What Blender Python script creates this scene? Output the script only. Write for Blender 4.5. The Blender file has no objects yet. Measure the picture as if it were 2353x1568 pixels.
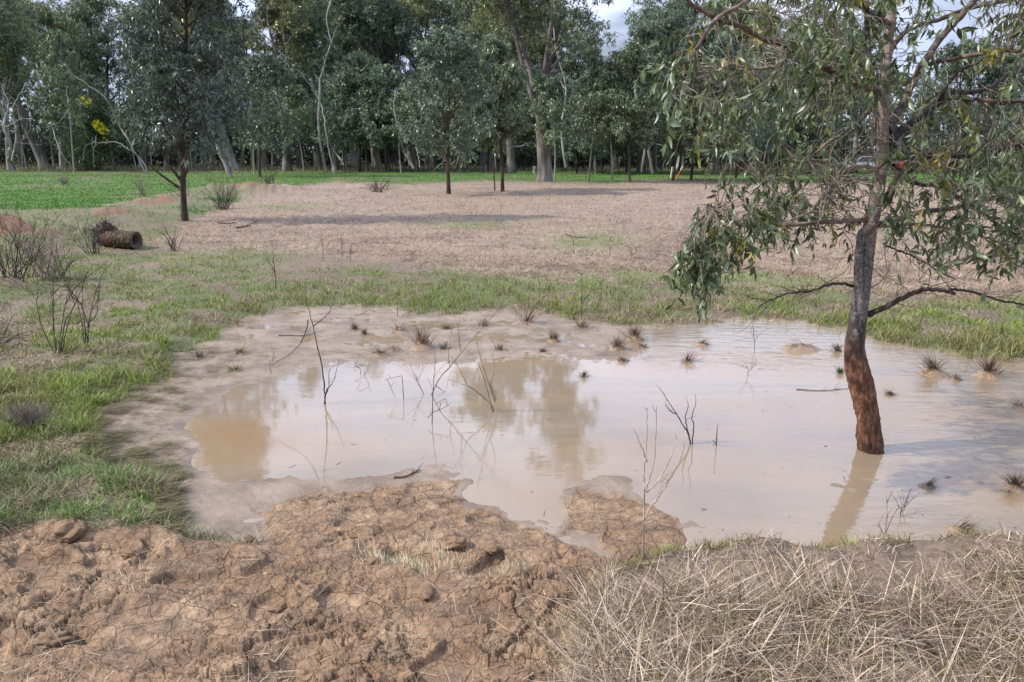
import bpy, math, random
import numpy as np
from mathutils import Vector, Quaternion
RS = np.random.RandomState
R = math.radians
S = bpy.context.scene
COL = S.collection

# ------------------------------------------------------------------ camera, world, sun, exposure
CAMH = 1.9
F = 1712.0            # focal length for a picture 2353 wide
CX, CY = 1176.5, 784.0
PITCH = math.atan(436 / F)
cam = bpy.data.cameras.new('camera'); camo = bpy.data.objects.new('camera', cam); COL.objects.link(camo)
cam.sensor_width = 36; cam.lens = 36 * F / 2353; cam.clip_start = 0.05; cam.clip_end = 3000
camo.location = (0, 0, CAMH); camo.rotation_euler = (math.pi / 2 - PITCH, 0, 0)
S.camera = camo

SUN_EL, SUN_AZ = R(41), R(262)          # azimuth clockwise from +Y: from the left, a little behind
sdir = Vector((math.sin(SUN_AZ) * math.cos(SUN_EL), math.cos(SUN_AZ) * math.cos(SUN_EL), math.sin(SUN_EL)))
sl = bpy.data.lights.new('sun', 'SUN'); sl.energy = 5.0; sl.angle = R(1.2); sl.color = (1.0, 0.93, 0.82)
slo = bpy.data.objects.new('sun', sl); COL.objects.link(slo)
slo.rotation_euler = sdir.to_track_quat('Z', 'Y').to_euler()

W = bpy.data.worlds.new('World'); S.world = W; W.use_nodes = True
nt = W.node_tree; nt.nodes.clear()
def wn(t, **k):
    n = nt.nodes.new(t)
    for a, b in k.items(): setattr(n, a, b)
    return n
sky = wn('ShaderNodeTexSky', sky_type='NISHITA', sun_disc=False, sun_elevation=SUN_EL, sun_rotation=SUN_AZ)
sky.air_density = 1.0; sky.dust_density = 1.5; sky.ozone_density = 1.5
tc = wn('ShaderNodeTexCoord')
mp = wn('ShaderNodeMapping'); mp.inputs['Scale'].default_value = (1.0, 1.0, 2.4)
nz = wn('ShaderNodeTexNoise'); nz.inputs['Scale'].default_value = 2.3; nz.inputs['Detail'].default_value = 7; nz.inputs['Roughness'].default_value = .55
nz.inputs['Distortion'].default_value = .3
rp = wn('ShaderNodeValToRGB'); rp.color_ramp.elements[0].position = .33; rp.color_ramp.elements[1].position = .52
mx = wn('ShaderNodeMix', data_type='RGBA')
nz2 = wn('ShaderNodeTexNoise'); nz2.inputs['Scale'].default_value = 5; nz2.inputs['Detail'].default_value = 5
cr2 = wn('ShaderNodeValToRGB')
cr2.color_ramp.elements[0].position = .3; cr2.color_ramp.elements[0].color = (7.8, 9.4, 13.8, 1)
cr2.color_ramp.elements[1].position = .7; cr2.color_ramp.elements[1].color = (13.6, 14.6, 18.0, 1)
sxyz = wn('ShaderNodeSeparateXYZ'); nt.links.new(tc.outputs['Generated'], sxyz.inputs[0])
mz = wn('ShaderNodeMapRange'); mz.inputs['From Min'].default_value = .12; mz.inputs['From Max'].default_value = .30; mz.inputs['To Min'].default_value = 1.1; mz.inputs['To Max'].default_value = 2.15
my = wn('ShaderNodeMapRange'); my.inputs['From Min'].default_value = -.3; my.inputs['From Max'].default_value = .8; my.inputs['To Min'].default_value = .75; my.inputs['To Max'].default_value = 1.0
nt.links.new(sxyz.outputs[2], mz.inputs[0]); nt.links.new(sxyz.outputs[1], my.inputs[0])
mm = wn('ShaderNodeMath', operation='MULTIPLY'); nt.links.new(mz.outputs[0], mm.inputs[0]); nt.links.new(my.outputs[0], mm.inputs[1])
cm = wn('ShaderNodeMix', data_type='RGBA', blend_type='MULTIPLY'); cm.inputs['Factor'].default_value = 1
bg = wn('ShaderNodeBackground'); bg.inputs['Strength'].default_value = 0.067
out = wn('ShaderNodeOutputWorld'); L = nt.links.new
L(tc.outputs['Generated'], mp.inputs['Vector']); L(mp.outputs[0], nz.inputs['Vector']); L(mp.outputs[0], nz2.inputs['Vector'])
L(nz.outputs['Fac'], rp.inputs[0]); L(rp.outputs[0], mx.inputs['Factor']); L(sky.outputs[0], mx.inputs['A'])
L(nz2.outputs['Fac'], cr2.inputs[0]); L(cr2.outputs[0], cm.inputs['A']); L(mm.outputs[0], cm.inputs['B']); L(cm.outputs['Result'], mx.inputs['B']); L(mx.outputs['Result'], bg.inputs[0]); L(bg.outputs[0], out.inputs[0])

S.view_settings.view_transform = 'Standard'; S.view_settings.look = 'None'
S.view_settings.exposure = 0.0; S.view_settings.gamma = 1
S.render.engine = 'CYCLES'
S.cycles.max_bounces = 6; S.cycles.diffuse_bounces = 3; S.cycles.glossy_bounces = 2; S.cycles.transmission_bounces = 3
S.cycles.transparent_max_bounces = 4; S.cycles.caustics_reflective = False; S.cycles.caustics_refractive = False

# ------------------------------------------------------------------ picture <-> place (ground at z = 0, for measuring positions)
cp, sp = math.cos(PITCH), math.sin(PITCH)
def ray(u, v):
    a = (u - CX) / F; b = -(v - CY) / F
    return a, cp + b * sp, -sp + b * cp          # x, y, z per unit depth
def P(u, v, Y):
    """the point of the place seen at (u, v) that stands Y metres ahead"""
    x, y, z = ray(u, v); k = Y / y
    return Vector((x * k, Y, CAMH + z * k))
def PX(u, v, Y):
    """metres per picture unit there"""
    x, y, z = ray(u, v); return Y / y / F
def uv_of(x, y):
    y = np.maximum(y, .8)
    dpt = y * cp + CAMH * sp
    return CX + F * x / dpt, CY - F * (y * sp - CAMH * cp) / dpt

# ------------------------------------------------------------------ noise
def _h(ix, iy, s):
    n = (ix * 374761393 + iy * 668265263 + s * 974634777) & 0x7fffffff
    n = ((n ^ (n >> 13)) * 1274126177) & 0x7fffffff
    return ((n ^ (n >> 16)) & 0xffffff) / float(0xffffff)
def noise(x, y, s=0):
    x = np.asarray(x, float); y = np.asarray(y, float)
    fx, fy = np.floor(x), np.floor(y); ix, iy = fx.astype(np.int64), fy.astype(np.int64)
    tx, ty = x - fx, y - fy; r = 0
    ux = tx * tx * tx * (tx * (tx * 6 - 15) + 10); uy = ty * ty * ty * (ty * (ty * 6 - 15) + 10)
    def g(i, j):
        a = _h(ix + i, iy + j, s) * 6.2831853
        return np.cos(a) * (tx - i) + np.sin(a) * (ty - j)
    return 1.5 * ((g(0, 0) * (1 - ux) + g(1, 0) * ux) * (1 - uy) + (g(0, 1) * (1 - ux) + g(1, 1) * ux) * uy)
def fbm(x, y, s=0, o=4, gain=.5):
    t, a, n = 0, 1, 0
    for i in range(o):
        t = t + a * noise(x * 2 ** i + i * 7.3, y * 2 ** i - i * 3.1, s + i); n += a; a *= gain
    return t / n * 1.3
def worley(x, y, s=0):
    ix, iy = np.floor(x).astype(np.int64), np.floor(y).astype(np.int64)
    f1 = np.full(x.shape, 9.); f2 = np.full(x.shape, 9.); idv = np.zeros(x.shape)
    for i in (-1, 0, 1):
        for j in (-1, 0, 1):
            px = ix + i + _h(ix + i, iy + j, s); py = iy + j + _h(ix + i, iy + j, s + 5)
            d = np.hypot(px - x, py - y); c = d < f1
            f2 = np.where(c, f1, np.minimum(f2, d)); idv = np.where(c, _h(ix + i, iy + j, s + 9), idv); f1 = np.where(c, d, f1)
    return f1, f2, idv
def sst(a, b, x):
    t = np.clip((x - a) / (b - a), 0, 1); return t * t * (3 - 2 * t)
def sdf(poly, u, v):
    """signed distance, positive inside"""
    p = np.array(poly, float); q = np.roll(p, -1, 0)
    d = np.full(u.shape, 1e9); ins = np.zeros(u.shape, bool)
    for (ax, ay), (bx, by) in zip(p, q):
        ex, ey = bx - ax, by - ay
        t = np.clip(((u - ax) * ex + (v - ay) * ey) / (ex * ex + ey * ey), 0, 1)
        d = np.minimum(d, (u - ax - t * ex) ** 2 + (v - ay - t * ey) ** 2)
        if ay != by:
            c = ((ay > v) != (by > v)) & (u < (bx - ax) * (v - ay) / (by - ay) + ax); ins ^= c
    return np.where(ins, 1, -1) * np.sqrt(d)

# ------------------------------------------------------------------ the zones of the ground
ZW = [(405, 985), (440, 1030), (428, 1072), (455, 1103), (520, 1113), (640, 1110), (800, 1112), (870, 1114), (905, 1098), (960, 1082), (1020, 1078), (1066, 1088),
      (1076, 1106), (1056, 1132), (1068, 1158), (1096, 1172), (1142, 1183), (1190, 1202), (1245, 1207), (1288, 1222), (1312, 1192), (1300, 1148), (1340, 1122),
      (1440, 1100), (1560, 1110), (1700, 1130), (1900, 1100), (2200, 1080), (2353, 1060), (2700, 1050), (2700, 880), (2353, 880), (2100, 890), (1900, 870), (1700, 845), (1500, 835),
      (1400, 826), (1250, 818), (1120, 815), (960, 826), (800, 822), (700, 838), (640, 860), (560, 872), (500, 900), (450, 940)]
ZM = [(575, 735), (640, 716), (760, 706), (900, 706), (935, 724), (1050, 727), (1180, 714), (1260, 730), (1400, 747), (1560, 750), (1700, 738), (1850, 742), (1950, 764),
      (2060, 795), (2200, 818), (2330, 832), (2420, 805), (2700, 795), (3200, 790), (3200, 1240), (2700, 1245), (2353, 1250), (2100, 1266), (1900, 1273), (1700, 1273), (1560, 1268),
      (1490, 1260), (1380, 1285), (1250, 1290), (1060, 1250), (900, 1245), (600, 1245), (450, 1238), (405, 1205), (400, 1150), (350, 1090), (262, 1075), (240, 1005), (235, 940), (300, 905),
      (380, 872), (400, 832), (470, 790)]
ZC = [(585, 1165), (700, 1130), (870, 1122), (905, 1106), (950, 1090), (1010, 1084), (1060, 1092), (1070, 1106), (1052, 1130), (1062, 1158), (1090, 1174), (1140, 1187), (1190, 1204),
      (1240, 1211), (1285, 1232), (1310, 1262), (1400, 1285), (1490, 1268), (1600, 1275), (1560, 1310), (1400, 1350), (1330, 1420), (1290, 1520), (1240, 1900), (1200, 4000), (-3000, 4000), (-3000, 1255), (0, 1255), (200, 1238),
      (330, 1228), (420, 1242), (560, 1255), (622, 1232)]
ZC2 = [(1302, 1148), (1340, 1124), (1430, 1130), (1500, 1152), (1560, 1200), (1590, 1240), (1540, 1268), (1450, 1275), (1385, 1262), (1372, 1228), (1292, 1215), (1312, 1188)]
ZG = [(1480, 1282), (1600, 1278), (1800, 1280), (2100, 1272), (2353, 1256), (2700, 1250), (5000, 1230), (5000, 4000), (1210, 4000), (1250, 1800), (1290, 1540), (1330, 1430), (1400, 1350), (1500, 1320)]
# far field of dead grass: the rest beyond is green meadow
ZD = [(330, 575), (470, 500), (560, 460), (640, 445), (690, 430), (780, 418), (900, 437), (960, 424), (1100, 418), (1400, 425), (1500, 416), (1700, 420), (2000, 425), (2353, 430), (3200, 430),
      (3200, 700), (2353, 700), (2100, 700), (1900, 680), (1500, 665), (1250, 665), (1000, 625), (850, 600), (700, 590), (560, 580), (430, 590)]

def zones(x, y, fine=True):
    u, v = uv_of(x, y)
    fr = y > .8
    k = np.clip((v - 348) / 400, .05, 1.6)             # picture size of a metre, roughly
    n1 = fbm(x * 2.2, y * 2.2, 11, 4) * 38 * k; n2 = fbm(x * .35, y * .35, 21, 4) * 25 * k
    u2 = u + n1 + n2; v2 = v + (fbm(x * 2.2, y * 2.2, 31, 4) * 20 + n2 * .3 / np.maximum(k, .05) * k) * k
    un = u + n1 * .35; vn = v + fbm(x * 5, y * 5, 41, 3) * 9 * k
    z = dict(u=u, v=v, fr=fr)
    z['W'] = np.where(fr, sdf(ZW, un, vn), -500); z['M'] = np.where(fr, sdf(ZM, u + n1 * .6, vn + n1 * .1), -500)
    uc = u + n1 * .55; vc = v + (fbm(x * 3.5, y * 3.5, 43, 4) * 26 - 4) * k
    z['C'] = np.where(fr, np.maximum(sdf(ZC, uc, vc), sdf(ZC2, uc, vc)), np.where(x < .3, 300, -300))
    z['G'] = np.where(fr, sdf(ZG, u2, v2), np.where(x < .3, -300, 300))
    z['D'] = np.where(fr, sdf(ZD, u2, v2), -500)
    return z

MOUNDS = [(40, 575, .42, 2.2, 1.0), (-180, 570, .5, 2.0, 1.1), (270, 512, .32, 1.5, .8), (385, 478, .30, 1.7, 1.1), (600, 448, .40, 2.6, 2.2), (500, 455, .3, 2.0, 1.6), (150, 530, .3, 1.8, 1.0),
          (870, 432, .22, 2.2, 1.6), (-60, 700, .25, 1.2, .7), (40, 650, .15, 1.2, .6)]
def G0(u, v, z=0.):
    a, b, c = ray(u, v); t = (z - CAMH) / c; return a * t, b * t
MW = [G0(m[0], m[1]) + m[2:] for m in MOUNDS]

def height(x, y, z=None):
    x = np.asarray(x, float); y = np.asarray(y, float)
    if z is None: z = zones(x, y)
    u, v = z['u'], z['v']; r = np.hypot(x, y)
    wM = sst(-22, 6, z['M']); wW = sst(-4, 30, z['W']); wC = sst(-10, 26, z['C']); wG = sst(-40, 40, z['G'])
    # land: low bank rising from the mud
    land = .015 + .055 * sst(0, 60, -z['M']) + .05 * fbm(x * .8, y * .8, 3, 3) * sst(0, 60, -z['M']) + .012 * fbm(x * 5, y * 5, 5, 3)
    land = land + .035 * fbm(x * 2.4, y * 2.4, 4, 3) * sst(0, 40, -z['M']) * sst(14, 8, r)
    land = land + .05 * fbm(x * .12, y * .12, 6, 3) * sst(8, 20, r) + .07 * sst(.0, 1., wG) + .05 * wG * fbm(x * 2, y * 2, 8, 3)
    # wet mud flats
    side = sst(1380, 1560, u)
    flat = .0055 - .0095 * side + .0085 * fbm(x * 1.1, y * 1.9, 13, 4) + .003 * fbm(x * 7, y * 7, 15, 3)
    flat = flat + (.007 * fbm(x * 3, y * 4, 14, 3) + .006 * fbm(x * 11, y * 14, 16, 3)) * sst(1500, 1300, u)
    flat = flat + .010 * sst(600, 420, u) * sst(850, 950, v) - .002 * sst(900, 760, v)
    flat = flat * (1 - wW) + (-.004 - .05 * sst(0, 80, z['W'])) * wW
    h = land * (1 - wM) + flat * wM
    for (mx_, my_, mh, sx, sy) in MW:
        d = ((x - mx_) / sx) ** 2 + ((y - my_) / sy) ** 2
        h = h + mh * np.exp(-d) * (1 + .45 * fbm(x * 1.6, y * 1.6, 17, 4) + .12 * fbm(x * 7, y * 7, 18, 3)) * (1 - wM)
    # broken, drying clods
    c = np.zeros_like(h); m = (wC > .01) & (r < 9)
    if m.any():
        X, Y = x[m], y[m]
        wx = X + .045 * fbm(X * 7, Y * 7, 51, 4, .6); wy = Y + .045 * fbm(X * 7, Y * 7, 57, 4, .6)
        f1, f2, idv = worley(wx * 7, wy * 10, 61); e = f2 - f1
        g1, g2, idg = worley(wx * 19, wy * 26, 71); e2 = g2 - g1
        q1, q2, idq = worley(wx * 52, wy * 58, 73)
        big = fbm(X * 1.7, Y * 1.7, 81, 4); med = fbm(X * 6.5, Y * 6.5, 83, 5, .6)
        dens = sst(-.3, .2, fbm(X * 1.1, Y * 1.1, 85, 2) + .12)
        rid = 1 - np.abs(fbm(X * 4.2 + .3 * Y, Y * 5.5, 87, 4, .6)) * 2
        cc = .026 + .040 * big + .019 * med + .032 * rid * (.3 + .7 * dens)
        cc += dens * (.036 * (idv - .5) * sst(0, .12, e)) - .022 * dens * np.exp(-(e / .045) ** 2)
        cc += (.4 + .6 * dens) * .009 * (idg - .5) * sst(0, .15, e2) - .009 * np.exp(-(e2 / .07) ** 2) * sst(-.1, .2, fbm(X * 2.2, Y * 2.2, 89, 2) + .1)
        cc += .0022 * (idq - .5) + .0022 * fbm(X * 40, Y * 40, 91, 3, .7)
        hol = sst(.24, .48, fbm(X * 3.1, Y * 3.1, 95, 2)); cc -= .075 * hol
        low = sst(1290, 1180, v[m])                       # the tongue by the water lies lower and finer
        cc = cc * (1 - .55 * low) + .010 - .006 * low; isl = sst(1285, 1330, u[m]) * sst(1300, 1270, v[m]); cc = cc * (1 - .5 * isl) - .004 * isl
        c[m] = cc
    h = h * (1 - wC) + np.maximum(c, .005 + .3 * np.maximum(c + .02, 0)) * wC
    return h
def hat(x, y):
    return float(height(np.array([float(x)]), np.array([float(y)]))[0])
def GP(u, v):
    x, y = G0(u, v)
    for _ in range(3): x, y = G0(u, v, max(hat(x, y), 0.0) if y < 60 else 0.05)
    return Vector((x, y, max(hat(x, y), -.03)))

# ------------------------------------------------------------------ mesh helpers
def mesh_np(name, V, quads=None, tris=None, col=None, mat=None, parent=None, smooth=False, loc=None, attrs=None):
    me = bpy.data.meshes.new(name)
    V = np.asarray(V, np.float32).reshape(-1, 3)
    if loc is not None: V = V - np.array(loc, np.float32)
    q = np.zeros((0, 4), np.int32) if quads is None else np.asarray(quads, np.int32).reshape(-1, 4)
    t = np.zeros((0, 3), np.int32) if tris is None else np.asarray(tris, np.int32).reshape(-1, 3)
    me.vertices.add(len(V)); me.vertices.foreach_set('co', V.ravel())
    nl = q.size + t.size; me.loops.add(nl); me.loops.foreach_set('vertex_index', np.concatenate([q.ravel(), t.ravel()]))
    me.polygons.add(len(q) + len(t))
    st = np.concatenate([np.arange(len(q)) * 4, q.size + np.arange(len(t)) * 3]).astype(np.int32)
    me.polygons.foreach_set('loop_start', st)
    me.polygons.foreach_set('use_smooth', np.full(len(st), smooth))
    me.update(calc_edges=True)
    for an, av in ([('Col', col)] if col is not None else []) + list((attrs or {}).items()):
        a = me.color_attributes.new(an, 'FLOAT_COLOR', 'POINT')
        c = np.ones((len(V), 4), np.float32); c[:, :av.shape[1]] = av; a.data.foreach_set('color', c.ravel())
    if mat: me.materials.append(mat)
    o = bpy.data.objects.new(name, me); COL.objects.link(o)
    if loc is not None: o.location = loc
    if parent: o.parent = parent
    return o
class MB:
    def __init__(s): s.V = []; s.Q = []; s.T = []; s.C = []; s.n = 0
    def add(s, V, Q=None, T=None, C=None):
        V = np.asarray(V, float).reshape(-1, 3)
        if Q is not None and len(Q): s.Q.append(np.asarray(Q).reshape(-1, 4) + s.n)
        if T is not None and len(T): s.T.append(np.asarray(T).reshape(-1, 3) + s.n)
        s.V.append(V); s.n += len(V)
        C = np.ones((len(V), 3)) * .5 if C is None else np.broadcast_to(np.asarray(C, float), (len(V), 3)); s.C.append(C)
    def tube(s, pts, rad, k=6, C=None, cap=True):
        p = np.array([tuple(a) for a in pts], float); n = len(p); rad = np.broadcast_to(np.asarray(rad, float), (n,))
        t = np.gradient(p, axis=0); t /= np.linalg.norm(t, axis=1)[:, None] + 1e-12
        ref = np.array([1., 0, 0]) if abs(t[:, 0]).mean() < .7 else np.array([0, 0, 1.])
        a = np.cross(t, ref); a /= np.linalg.norm(a, axis=1)[:, None] + 1e-12; b = np.cross(t, a)
        th = np.arange(k) * 2 * math.pi / k
        V = p[:, None] + rad[:, None, None] * (a[:, None] * np.cos(th)[None, :, None] + b[:, None] * np.sin(th)[None, :, None])
        i = np.arange(n - 1)[:, None] * k; j = np.arange(k)[None]; j2 = (j + 1) % k
        Q = np.stack([i + j, i + j2, i + k + j2, i + k + j], -1).reshape(-1, 4)
        V = V.reshape(-1, 3)
        if cap:
            V = np.vstack([V, p[-1] + t[-1] * rad[-1] * .5]); m = len(V) - 1; base = (n - 1) * k
            T = np.stack([base + np.arange(k), base + (np.arange(k) + 1) % k, np.full(k, m)], -1)
        else: T = None
        s.add(V, Q, T, C)
    def segs(s, A, B, ra, rb, k=3, C=None):
        A = np.asarray(A, float); B = np.asarray(B, float); n = len(A)
        if not n: return
        t = B - A; t /= np.linalg.norm(t, axis=1)[:, None] + 1e-9
        ref = np.tile([.37, .71, .11], (n, 1)); a = np.cross(t, ref); a /= np.linalg.norm(a, axis=1)[:, None] + 1e-9; b = np.cross(t, a)
        th = np.arange(k) * 2 * math.pi / k
        o = a[:, None] * np.cos(th)[None, :, None] + b[:, None] * np.sin(th)[None, :, None]
        ra = np.broadcast_to(ra, (n,)); rb = np.broadcast_to(rb, (n,))
        V = np.concatenate([A[:, None] + o * ra[:, None, None], B[:, None] + o * rb[:, None, None]], 1).reshape(-1, 3)
        i = np.arange(n)[:, None] * 2 * k; j = np.arange(k)[None]; j2 = (j + 1) % k
        s.add(V, np.stack([i + j, i + j2, i + k + j2, i + k + j], -1).reshape(-1, 4), None, C)
    def build(s, name, mat=None, parent=None, smooth=False, loc=None):
        return mesh_np(name, np.vstack(s.V), np.vstack(s.Q) if s.Q else None, np.vstack(s.T) if s.T else None, np.vstack(s.C), mat, parent, smooth, loc)
def norm(a): return a / (np.linalg.norm(a, axis=-1, keepdims=True) + 1e-9)
def diamonds(mb, P0, D, L, Wd, C, rs):
    """far leaves: one four-cornered face each"""
    n = len(P0); D = norm(D); s = norm(np.cross(D, rs.normal(size=(n, 3))))
    L = np.broadcast_to(L, (n,))[:, None]; Wd = np.broadcast_to(Wd, (n,))[:, None]
    V = np.stack([P0, P0 + D * L * .45 + s * Wd * .5, P0 + D * L, P0 + D * L * .45 - s * Wd * .5], 1).reshape(-1, 3)
    mb.add(V, np.arange(4 * n).reshape(-1, 4), None, np.repeat(C, 4, 0))
def leaves(mb, P0, D, N, L, Wd, C, curl=.25):
    """near leaves: lance shaped, folded on the midrib and curved"""
    n = len(P0); D = norm(D); Sd = norm(np.cross(D, N)); N = np.cross(Sd, D)
    ts = [0, .18, .42, .7, 1.0]; ws = [.08, .75, 1.0, .62, 0.0]
    rows = []
    L = L[:, None]; Wd = Wd[:, None]; cv = np.asarray(curl)
    cv = cv[:, None] if cv.ndim else cv
    for t, w in zip(ts, ws):
        c = P0 + D * L * t + N * L * cv * (-(t * t)) 
        rows.append((c - Sd * Wd * .5 * w + N * Wd * .16 * w, c, c + Sd * Wd * .5 * w + N * Wd * .16 * w))
    V = np.stack([a for r_ in rows for a in r_], 1).reshape(-1, 3)
    b = (np.arange(n) * 15)[:, None]; q = []
    for i in range(4):
        for j in range(2): q.append([i * 3 + j, i * 3 + j + 1, i * 3 + j + 4, i * 3 + j + 3])
    Q = (b[:, :, None] + np.array(q)[None]).reshape(-1, 4)
    mb.add(V, Q, None, np.repeat(C, 15, 0))
def blades(mb, P0, az, tilt, L, Wd, C, bend=.5, nseg=3, rs=None, tipc=None):
    """grass: tapering bent ribbons; tilt 0 = upright"""
    n = len(P0); az = np.asarray(az); d = np.stack([np.cos(az), np.sin(az), np.zeros(n)], 1)
    fa = az + math.pi / 2 + (rs.uniform(-1.2, 1.2, n) if rs is not None else 0)
    s = np.stack([np.cos(fa), np.sin(fa), np.zeros(n)], 1)
    pts = [P0]; p = P0.copy(); bend = np.broadcast_to(bend, (n,)); Wd = np.broadcast_to(Wd, (n,))
    for i in range(nseg):
        a = tilt + bend * (i + .5) / nseg
        p = p + (d * np.sin(a)[:, None] + np.array([0, 0, 1.])[None] * np.cos(a)[:, None]) * (L / nseg)[:, None]; pts.append(p)
    V = []
    for i, q in enumerate(pts[:-1]):
        w = (Wd * (1 - .55 * i / nseg) * .5)[:, None]; V += [q - s * w, q + s * w]
    V.append(pts[-1]); m = len(V); V = np.stack(V, 1).reshape(-1, 3)
    b = (np.arange(n) * m)[:, None]
    Q = np.concatenate([b + np.array([[2 * i, 2 * i + 1, 2 * i + 3, 2 * i + 2]]) for i in range(nseg - 1)]) if nseg > 1 else None
    T = b + np.array([[2 * nseg - 2, 2 * nseg - 1, 2 * nseg]])
    mb.add(V, Q, T, np.repeat(C, m, 0))

# ------------------------------------------------------------------ materials
def mat(name):
    m = bpy.data.materials.new(name); m.use_nodes = True; t = m.node_tree
    b = t.nodes['Principled BSDF']
    def N(ty, **k):
        n = t.nodes.new(ty)
        for a, c in k.items(): setattr(n, a, c)
        return n
    return m, t, b, N, t.links.new
def noise_node(N, L_, scale, detail=4, rough=.5, vec=None, dist=0):
    n = N('ShaderNodeTexNoise'); n.inputs['Scale'].default_value = scale; n.inputs['Detail'].default_value = detail
    n.inputs['Roughness'].default_value = rough; n.inputs['Distortion'].default_value = dist
    if vec is not None: L_(vec, n.inputs['Vector'])
    return n
def ramp(N, L_, src, stops):
    r = N('ShaderNodeValToRGB'); e = r.color_ramp.elements
    while len(e) < len(stops): e.new(.5)
    for i, (p, c) in enumerate(stops):
        e[i].position = p; e[i].color = (c + (1,)) if isinstance(c, tuple) else (c, c, c, 1)
    L_(src, r.inputs[0]); return r.outputs[0]
def mixc(N, L_, f, a, b, mode='MIX'):
    m = N('ShaderNodeMix', data_type='RGBA', blend_type=mode)
    for s, k in ((f, 'Factor'), (a, 'A'), (b, 'B')):
        if isinstance(s, (int, float)): m.inputs[k].default_value = s
        elif isinstance(s, tuple): m.inputs[k].default_value = s + (1,)
        else: L_(s, m.inputs[k])
    return m.outputs['Result']
def mathn(N, L_, op, a, b=None, clamp=False):
    m = N('ShaderNodeMath', operation=op, use_clamp=clamp)
    for i, s in enumerate((a, b)):
        if s is None: continue
        if isinstance(s, (int, float)): m.inputs[i].default_value = s
        else: L_(s, m.inputs[i])
    return m.outputs[0]

def foliage_mat(name, rough=.45, trans=.3, var=.25, spec=.5):
    m, t, b, N, Lk = mat(name)
    a = N('ShaderNodeVertexColor', layer_name='Col'); oi = N('ShaderNodeObjectInfo')
    hsv = N('ShaderNodeHueSaturation'); Lk(a.outputs[0], hsv.inputs['Color'])
    Lk(mathn(N, Lk, 'ADD', mathn(N, Lk, 'MULTIPLY', oi.outputs['Random'], var * 1.4), 1 - var * .7), hsv.inputs['Value'])
    Lk(mathn(N, Lk, 'ADD', mathn(N, Lk, 'MULTIPLY', oi.outputs['Random'], .03), .485), hsv.inputs['Hue'])
    b.inputs['Roughness'].default_value = rough; b.inputs['Specular IOR Level'].default_value = spec
    Lk(hsv.outputs[0], b.inputs['Base Color'])
    if trans:
        tr = N('ShaderNodeBsdfTranslucent'); ms = N('ShaderNodeMixShader'); ms.inputs[0].default_value = trans
        Lk(mixc(N, Lk, .5, hsv.outputs[0], (.9, 1.0, .45), 'MULTIPLY'), tr.inputs[0])
        Lk(b.outputs[0], ms.inputs[1]); Lk(tr.outputs[0], ms.inputs[2]); Lk(ms.outputs[0], t.nodes['Material Output'].inputs[0])
    return m
M_LEAF = foliage_mat('eucalypt_leaf', .38, .22, .3, .6)
M_LEAFN = foliage_mat('near_eucalypt_leaf', .34, .25, 0, .6)
M_GRASS = foliage_mat('grass_blade', .6, .25, 0, .3)
M_DRY = foliage_mat('dry_stem', .75, .12, 0, .2)
M_BLOOM = foliage_mat('wattle_blossom', .8, .2, .1, .2)

def bark_mat(name, c1, c2, c3, scale=6, bump=.6, stretch=.25, rough=.85):
    m, t, b, N, Lk = mat(name)
    tc_ = N('ShaderNodeTexCoord'); mp_ = N('ShaderNodeMapping'); mp_.inputs['Scale'].default_value = (1, 1, stretch); Lk(tc_.outputs['Object'], mp_.inputs[0])
    n1 = noise_node(N, Lk, scale, 8, .65, mp_.outputs[0], .5); n2 = noise_node(N, Lk, scale * .22, 3, .5, mp_.outputs[0])
    c = ramp(N, Lk, n1.outputs['Fac'], [(.3, c1), (.5, c2), (.68, c3)])
    oi = N('ShaderNodeObjectInfo')
    d = ramp(N, Lk, n2.outputs['Fac'], [(.4, .6), (.6, 1.15)])
    Lk(mixc(N, Lk, 1.0, c, d, 'MULTIPLY'), b.inputs['Base Color']); b.inputs['Roughness'].default_value = rough
    bp = N('ShaderNodeBump'); bp.inputs['Strength'].default_value = bump; bp.inputs['Distance'].default_value = .02
    Lk(n1.outputs['Fac'], bp.inputs['Height']); Lk(bp.outputs[0], b.inputs['Normal'])
    return m
M_PALE = bark_mat('pale_gum_bark', (.10, .09, .08), (.30, .28, .26), (.52, .50, .48), 2.2, .4, .3)
M_GREYB = bark_mat('grey_gum_bark', (.05, .042, .036), (.16, .14, .125), (.30, .28, .26), 2.4, .5, .3)
M_WHITE = bark_mat('white_gum_bark', (.16, .15, .14), (.36, .345, .33), (.60, .59, .57), 2.4, .3, .3)
M_DARKB = bark_mat('dark_young_bark', (.02, .015, .012), (.07, .052, .042), (.15, .115, .09), 7, .6, .3)
M_BROWNB = bark_mat('brown_young_bark', (.022, .014, .010), (.065, .040, .028), (.14, .09, .062), 9, .6, .3)
M_TWIG = bark_mat('twig', (.10, .075, .06), (.23, .185, .15), (.38, .32, .27), 30, .2, 1)
M_TWIGD = bark_mat('dark_twig', (.022, .017, .015), (.06, .046, .038), (.13, .10, .085), 30, .2, 1)
M_TWIGP = bark_mat('pale_twig', (.26, .20, .15), (.45, .36, .28), (.6, .5, .4), 40, .2, 1)

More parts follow.
